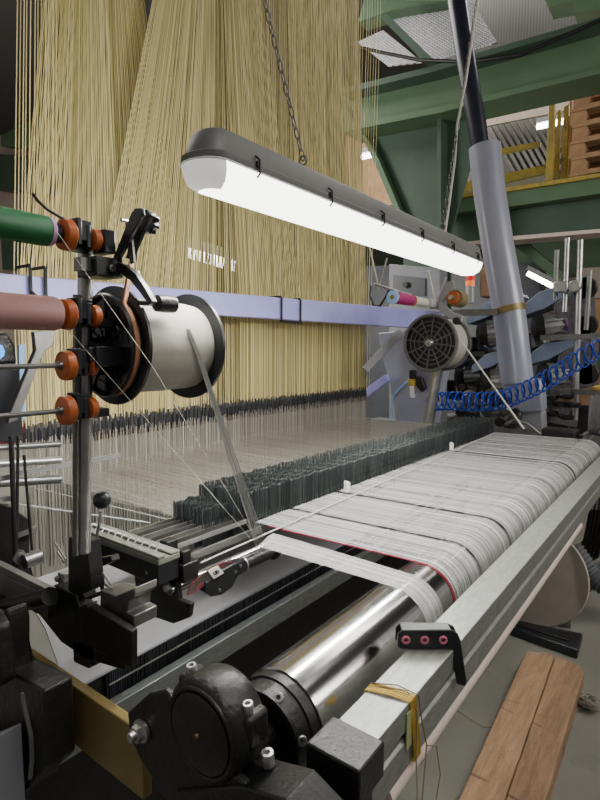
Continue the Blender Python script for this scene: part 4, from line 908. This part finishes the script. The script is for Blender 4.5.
# pallets
pz0, pz1 = pX(572,178,6.4).z, pX(575,93,6.4).z; yq = pX(571,140,6.4).y
pz0 = zk-.039; ph = (pz1-pz0)/6
def pallet(i):
    z = pz0+i*ph+.0; t = thing('pallet', 'placeholder', 'pallet', (6.4,yq,z), group='stacked wooden pallets')
    L_ = 1.15; W_ = .8; dj = [.0,-.012,.01,-.006,.014,-.004][i]
    y_ = yq+dj; th = ph*.16
    for k in range(3):
        b = MB(); b.span((6.4+k*(W_-.1)/2,y_-L_,z), (6.4+k*(W_-.1)/2+.1,y_,z+th)); b.build('bottom_board', 'palletw', t)
        for yy in (y_-.15, y_-L_/2-.07, y_-L_):
            b = MB(); b.span((6.4+k*(W_-.1)/2,yy,z+th), (6.4+k*(W_-.1)/2+.1,yy+.15,z+ph*.68)); b.build('block', 'palletw', t)
    b = MB()
    for yy in (y_-.14, y_-L_/2-.06, y_-L_): b.span((6.4,yy,z+ph*.68), (6.4+W_,yy+.14,z+ph*.82))
    b.build('stringer_boards', 'palletw', t, kind='stuff')
    for k in range(5):
        b = MB(); b.span((6.38+k*.165,y_-L_,z+ph*.82), (6.38+k*.165+.13,y_,z+ph*.98)); b.build('deck_board', 'palletw', t)
    return t
names = ['bottom pallet of the stack on the mezzanine','second pallet from the bottom of the mezzanine stack','third pallet from the bottom of the mezzanine stack','fourth pallet from the bottom of the mezzanine stack','fifth pallet from the bottom of the mezzanine stack','topmost wooden pallet of the mezzanine stack']
for i in range(6): pallet(i)['label'] = names[i]
# far lights
def ftube(A_, B_, X, r, lab):
    t = thing('tube_light', lab, 'lamp', pX(*A_, X)); a_, b_ = pX(*A_, X), pX(*B_, X)
    MB().cyl(a_, b_, r, n=12).build('tube', 'tube', t); MB().bar(a_+V((0,0,r*1.8)), b_+V((0,0,r*1.8)), r*3, r*1.6).build('housing', 'lgrey', t)
ftube((537,127),(576,119), 8.0, .035, 'lit fluorescent tube above the mezzanine near the pallets')
ftube((528,273),(555,287), 6.3, .030, 'lit fluorescent tube under the mezzanine right of the pipe')
ftube((362,157),(371,155), 7.5, .04, 'small distant light spot right of the yellow cords')
ftube((190,253),(242,268), 6.0, .085, 'glowing tube added behind the yellow cords for a bright reflection above the blue beam')  # added tube, its glow stands in for a reflection seen at the cords
# warm stuff behind haunch gap
b = MB(); b.pxX([(350,190),(402,222),(402,240),(345,240)], 5.75, .1); b.build('yellow_stack', 'yellow', label='blurred yellow and brown materials seen low between cords and column', cat='stack')
b = MB(); b.pxX([(345,110),(378,160),(400,205),(345,205)], 8.5, .2); b.build('brown_rack', 'palletw', label='dim brown rack seen between the cords and the green column', cat='rack')
b = MB(); b.pxX([(582,268),(640,265),(640,300),(582,302)], 8.4, .2); b.build('pale_crate', 'pink', label='pale pinkish crate far behind the steel posts', cat='crate')
# dark backdrop structures behind the machine
dk = MB(); dk.pxX([(366,266),(540,262),(535,478),(366,478)], 7.4, .3); dk.build('dark_machine_row', 'dpanel', label='dim row of machinery in the background beyond the pipe', cat='machine')
b = MB(); b.pxX([(540,300),(640,296),(640,440),(540,440)], 8.0, .2); b.build('brown_partition', 'wood', label='brown partition far behind the machine on the right', cat='partition')

# ================================================================== FLOOR OBJECTS
# two timber boards side by side
zb_ = .085
fl, fr_, fm = pZ(526,651,zb_), pZ(585,668,zb_), pZ(555,655,zb_)
nl, nr, nm_ = pZ(458,800,zb_), pZ(545,800,zb_), pZ(505,800,zb_)
def board(a, b_, c_, d_, lab, n=24):
    # a far-left, b far-right, c near-right, d near-left, extended toward camera
    e = (c_-b_).normalized(); g_ = (d_-a).normalized(); c2 = b_+e*1.25; d2 = a+g_*1.2
    mb = MB(); rnd_ = .012; top_ = [a+g_*.02, a+(b_-a)*.12, b_+(a-b_)*.08, b_+e*.03]; 
    left = [a+g_*(.02+1.15*i/n)+V((0,random.uniform(-.0015,.0015),0)) for i in range(n+1)]; right = [b_+e*(.03+1.18*i/n)+V((0,random.uniform(-.0015,.0015),0)) for i in range(n+1)]
    poly = left[::-1]+[a+(b_-a)*.12, b_+(a-b_)*.1]+right
    mb.prism(poly, (0,0,-zb_+.001)); return mb.build('timber_board', 'wood', bevel=.004, label=lab, cat='board', group='timber boards on the floor')
gap_ = V((0,.0015,0))
board(fl, fm+gap_+V((.01,0,0)), nm_+gap_, nl, 'thick timber board on the floor, the one nearer the loom')
board(fm-gap_, fr_, nr, nm_-gap_, 'thick timber board on the floor, the one farther from the loom')
# disc on black base
dz = pX(540,626,3.05).z; cD = pX(531,573,3.05); Rd = (cD.z-dz)
ds = thing('fibre_disc', 'large upright brown disc partly hidden behind the grey beam', 'disc', (3.05,cD.y,dz))
MB().lathe((3.03,cD.y,cD.z), (3.05,cD.y,cD.z), [(0,Rd-.002),(.1,Rd),(.9,Rd),(1,Rd-.002)], 80).build('plate', 'disc', ds)
MB().torus((3.04,cD.y,cD.z), ex, Rd, .004, 80, 6).build('rim', 'pink', ds)
bs = thing('floor_stand', 'black floor stand with grey bracket at the foot of the brown disc', 'stand', (3.1,.55,0))
p_, q_ = pZ(505,622,.045), pZ(577,648,.045)
MB().prism([pZ(508,618,.05), pZ(583,633,.05), pZ(578,650,.05), pZ(503,624,.05)], (0,0,-.05)).build('base', 'blackp', bs, bevel=.008)
MB().prism([pZ(515,619,.06), pZ(572,633,.06), pZ(569,640,.06), pZ(512,623,.06)], (0,0,-.012)).build('top_rib', 'iron', bs, bevel=.003)
b = MB(); b.pxX([(552,622),(567,612),(569,606),(571,606),(571,629),(565,631)], 3.10, .02); br_o = b.build('bracket', 'galv', bs, bevel=.002)
c = pX(563,621,3.098); MB().cyl(c, c-ex*.004, .009, n=16).build('hole', 'iron', bs)
# corrugated hose and cables right
def corr(uvs, X, r, n=60):
    P_ = [pX(u,v,X) for u,v in uvs]; b = MB(); pts = [spl(P_, i/(n*4)) for i in range(n*4+1)]
    cnt = [0]
    vs = []; b.tube(pts, lambda t: r*(1+.10*math.sin(t*n*2*math.pi)), 20); return b
corr([(572,548),(582,562),(592,576),(606,586),(628,592)], 3.3, .055, 16).build('corrugated_hose', 'ribhose', label='ribbed dark grey hose behind the brown disc', cat='hose', group=None)
corr([(578,590),(588,582),(600,572),(622,556)], 3.45, .045, 14).build('corrugated_hose', 'ribhose', label='second ribbed hose crossing at the right edge', cat='hose')
for i in range(5):
    o_ = i*4; MB().tube([pX(596+o_,478,3.75), pX(592+o_,510,3.6), pX(586+o_,540,3.6), pX(574+o_*1.4,556,3.6), pX(570+o_,562,3.6)], .016, 8).build('black_cable', 'iron', label='black cable in the drooping bundle at the right edge', cat='cable', group='drooping black cables at the right edge')
# scrap of yarn
sc = MB(); c0 = pZ(588,702,.03)
for i in range(46):
    a = random.uniform(0,6.28); r_ = random.uniform(.008,.034); ax_ = V((random.uniform(-.4,.4),random.uniform(-.4,.4),1)); sc.torus(c0+V((random.uniform(-.016,.016),random.uniform(-.016,.016),random.uniform(-.012,.015))), ax_, r_, .0022, 14, 4, a, a+random.uniform(2,5))
sc.build('yarn_scrap', 'scrap', label='tangled grey-brown yarn scrap lying beside the boards', cat='scrap')
s = MB(); s.tube([pZ(u,v,.003) for u,v in ((447,709),(460,712),(472,720),(484,727),(496,728))], .0012, 5); s.build('stray_thread', 'twine', label='stray dark thread lying on the floor left of the boards', cat='thread')

sc_ = bpy.context.scene
sc_.view_settings.view_transform = 'AgX'; sc_.view_settings.look = 'AgX - Base Contrast'; sc_.view_settings.exposure = .0
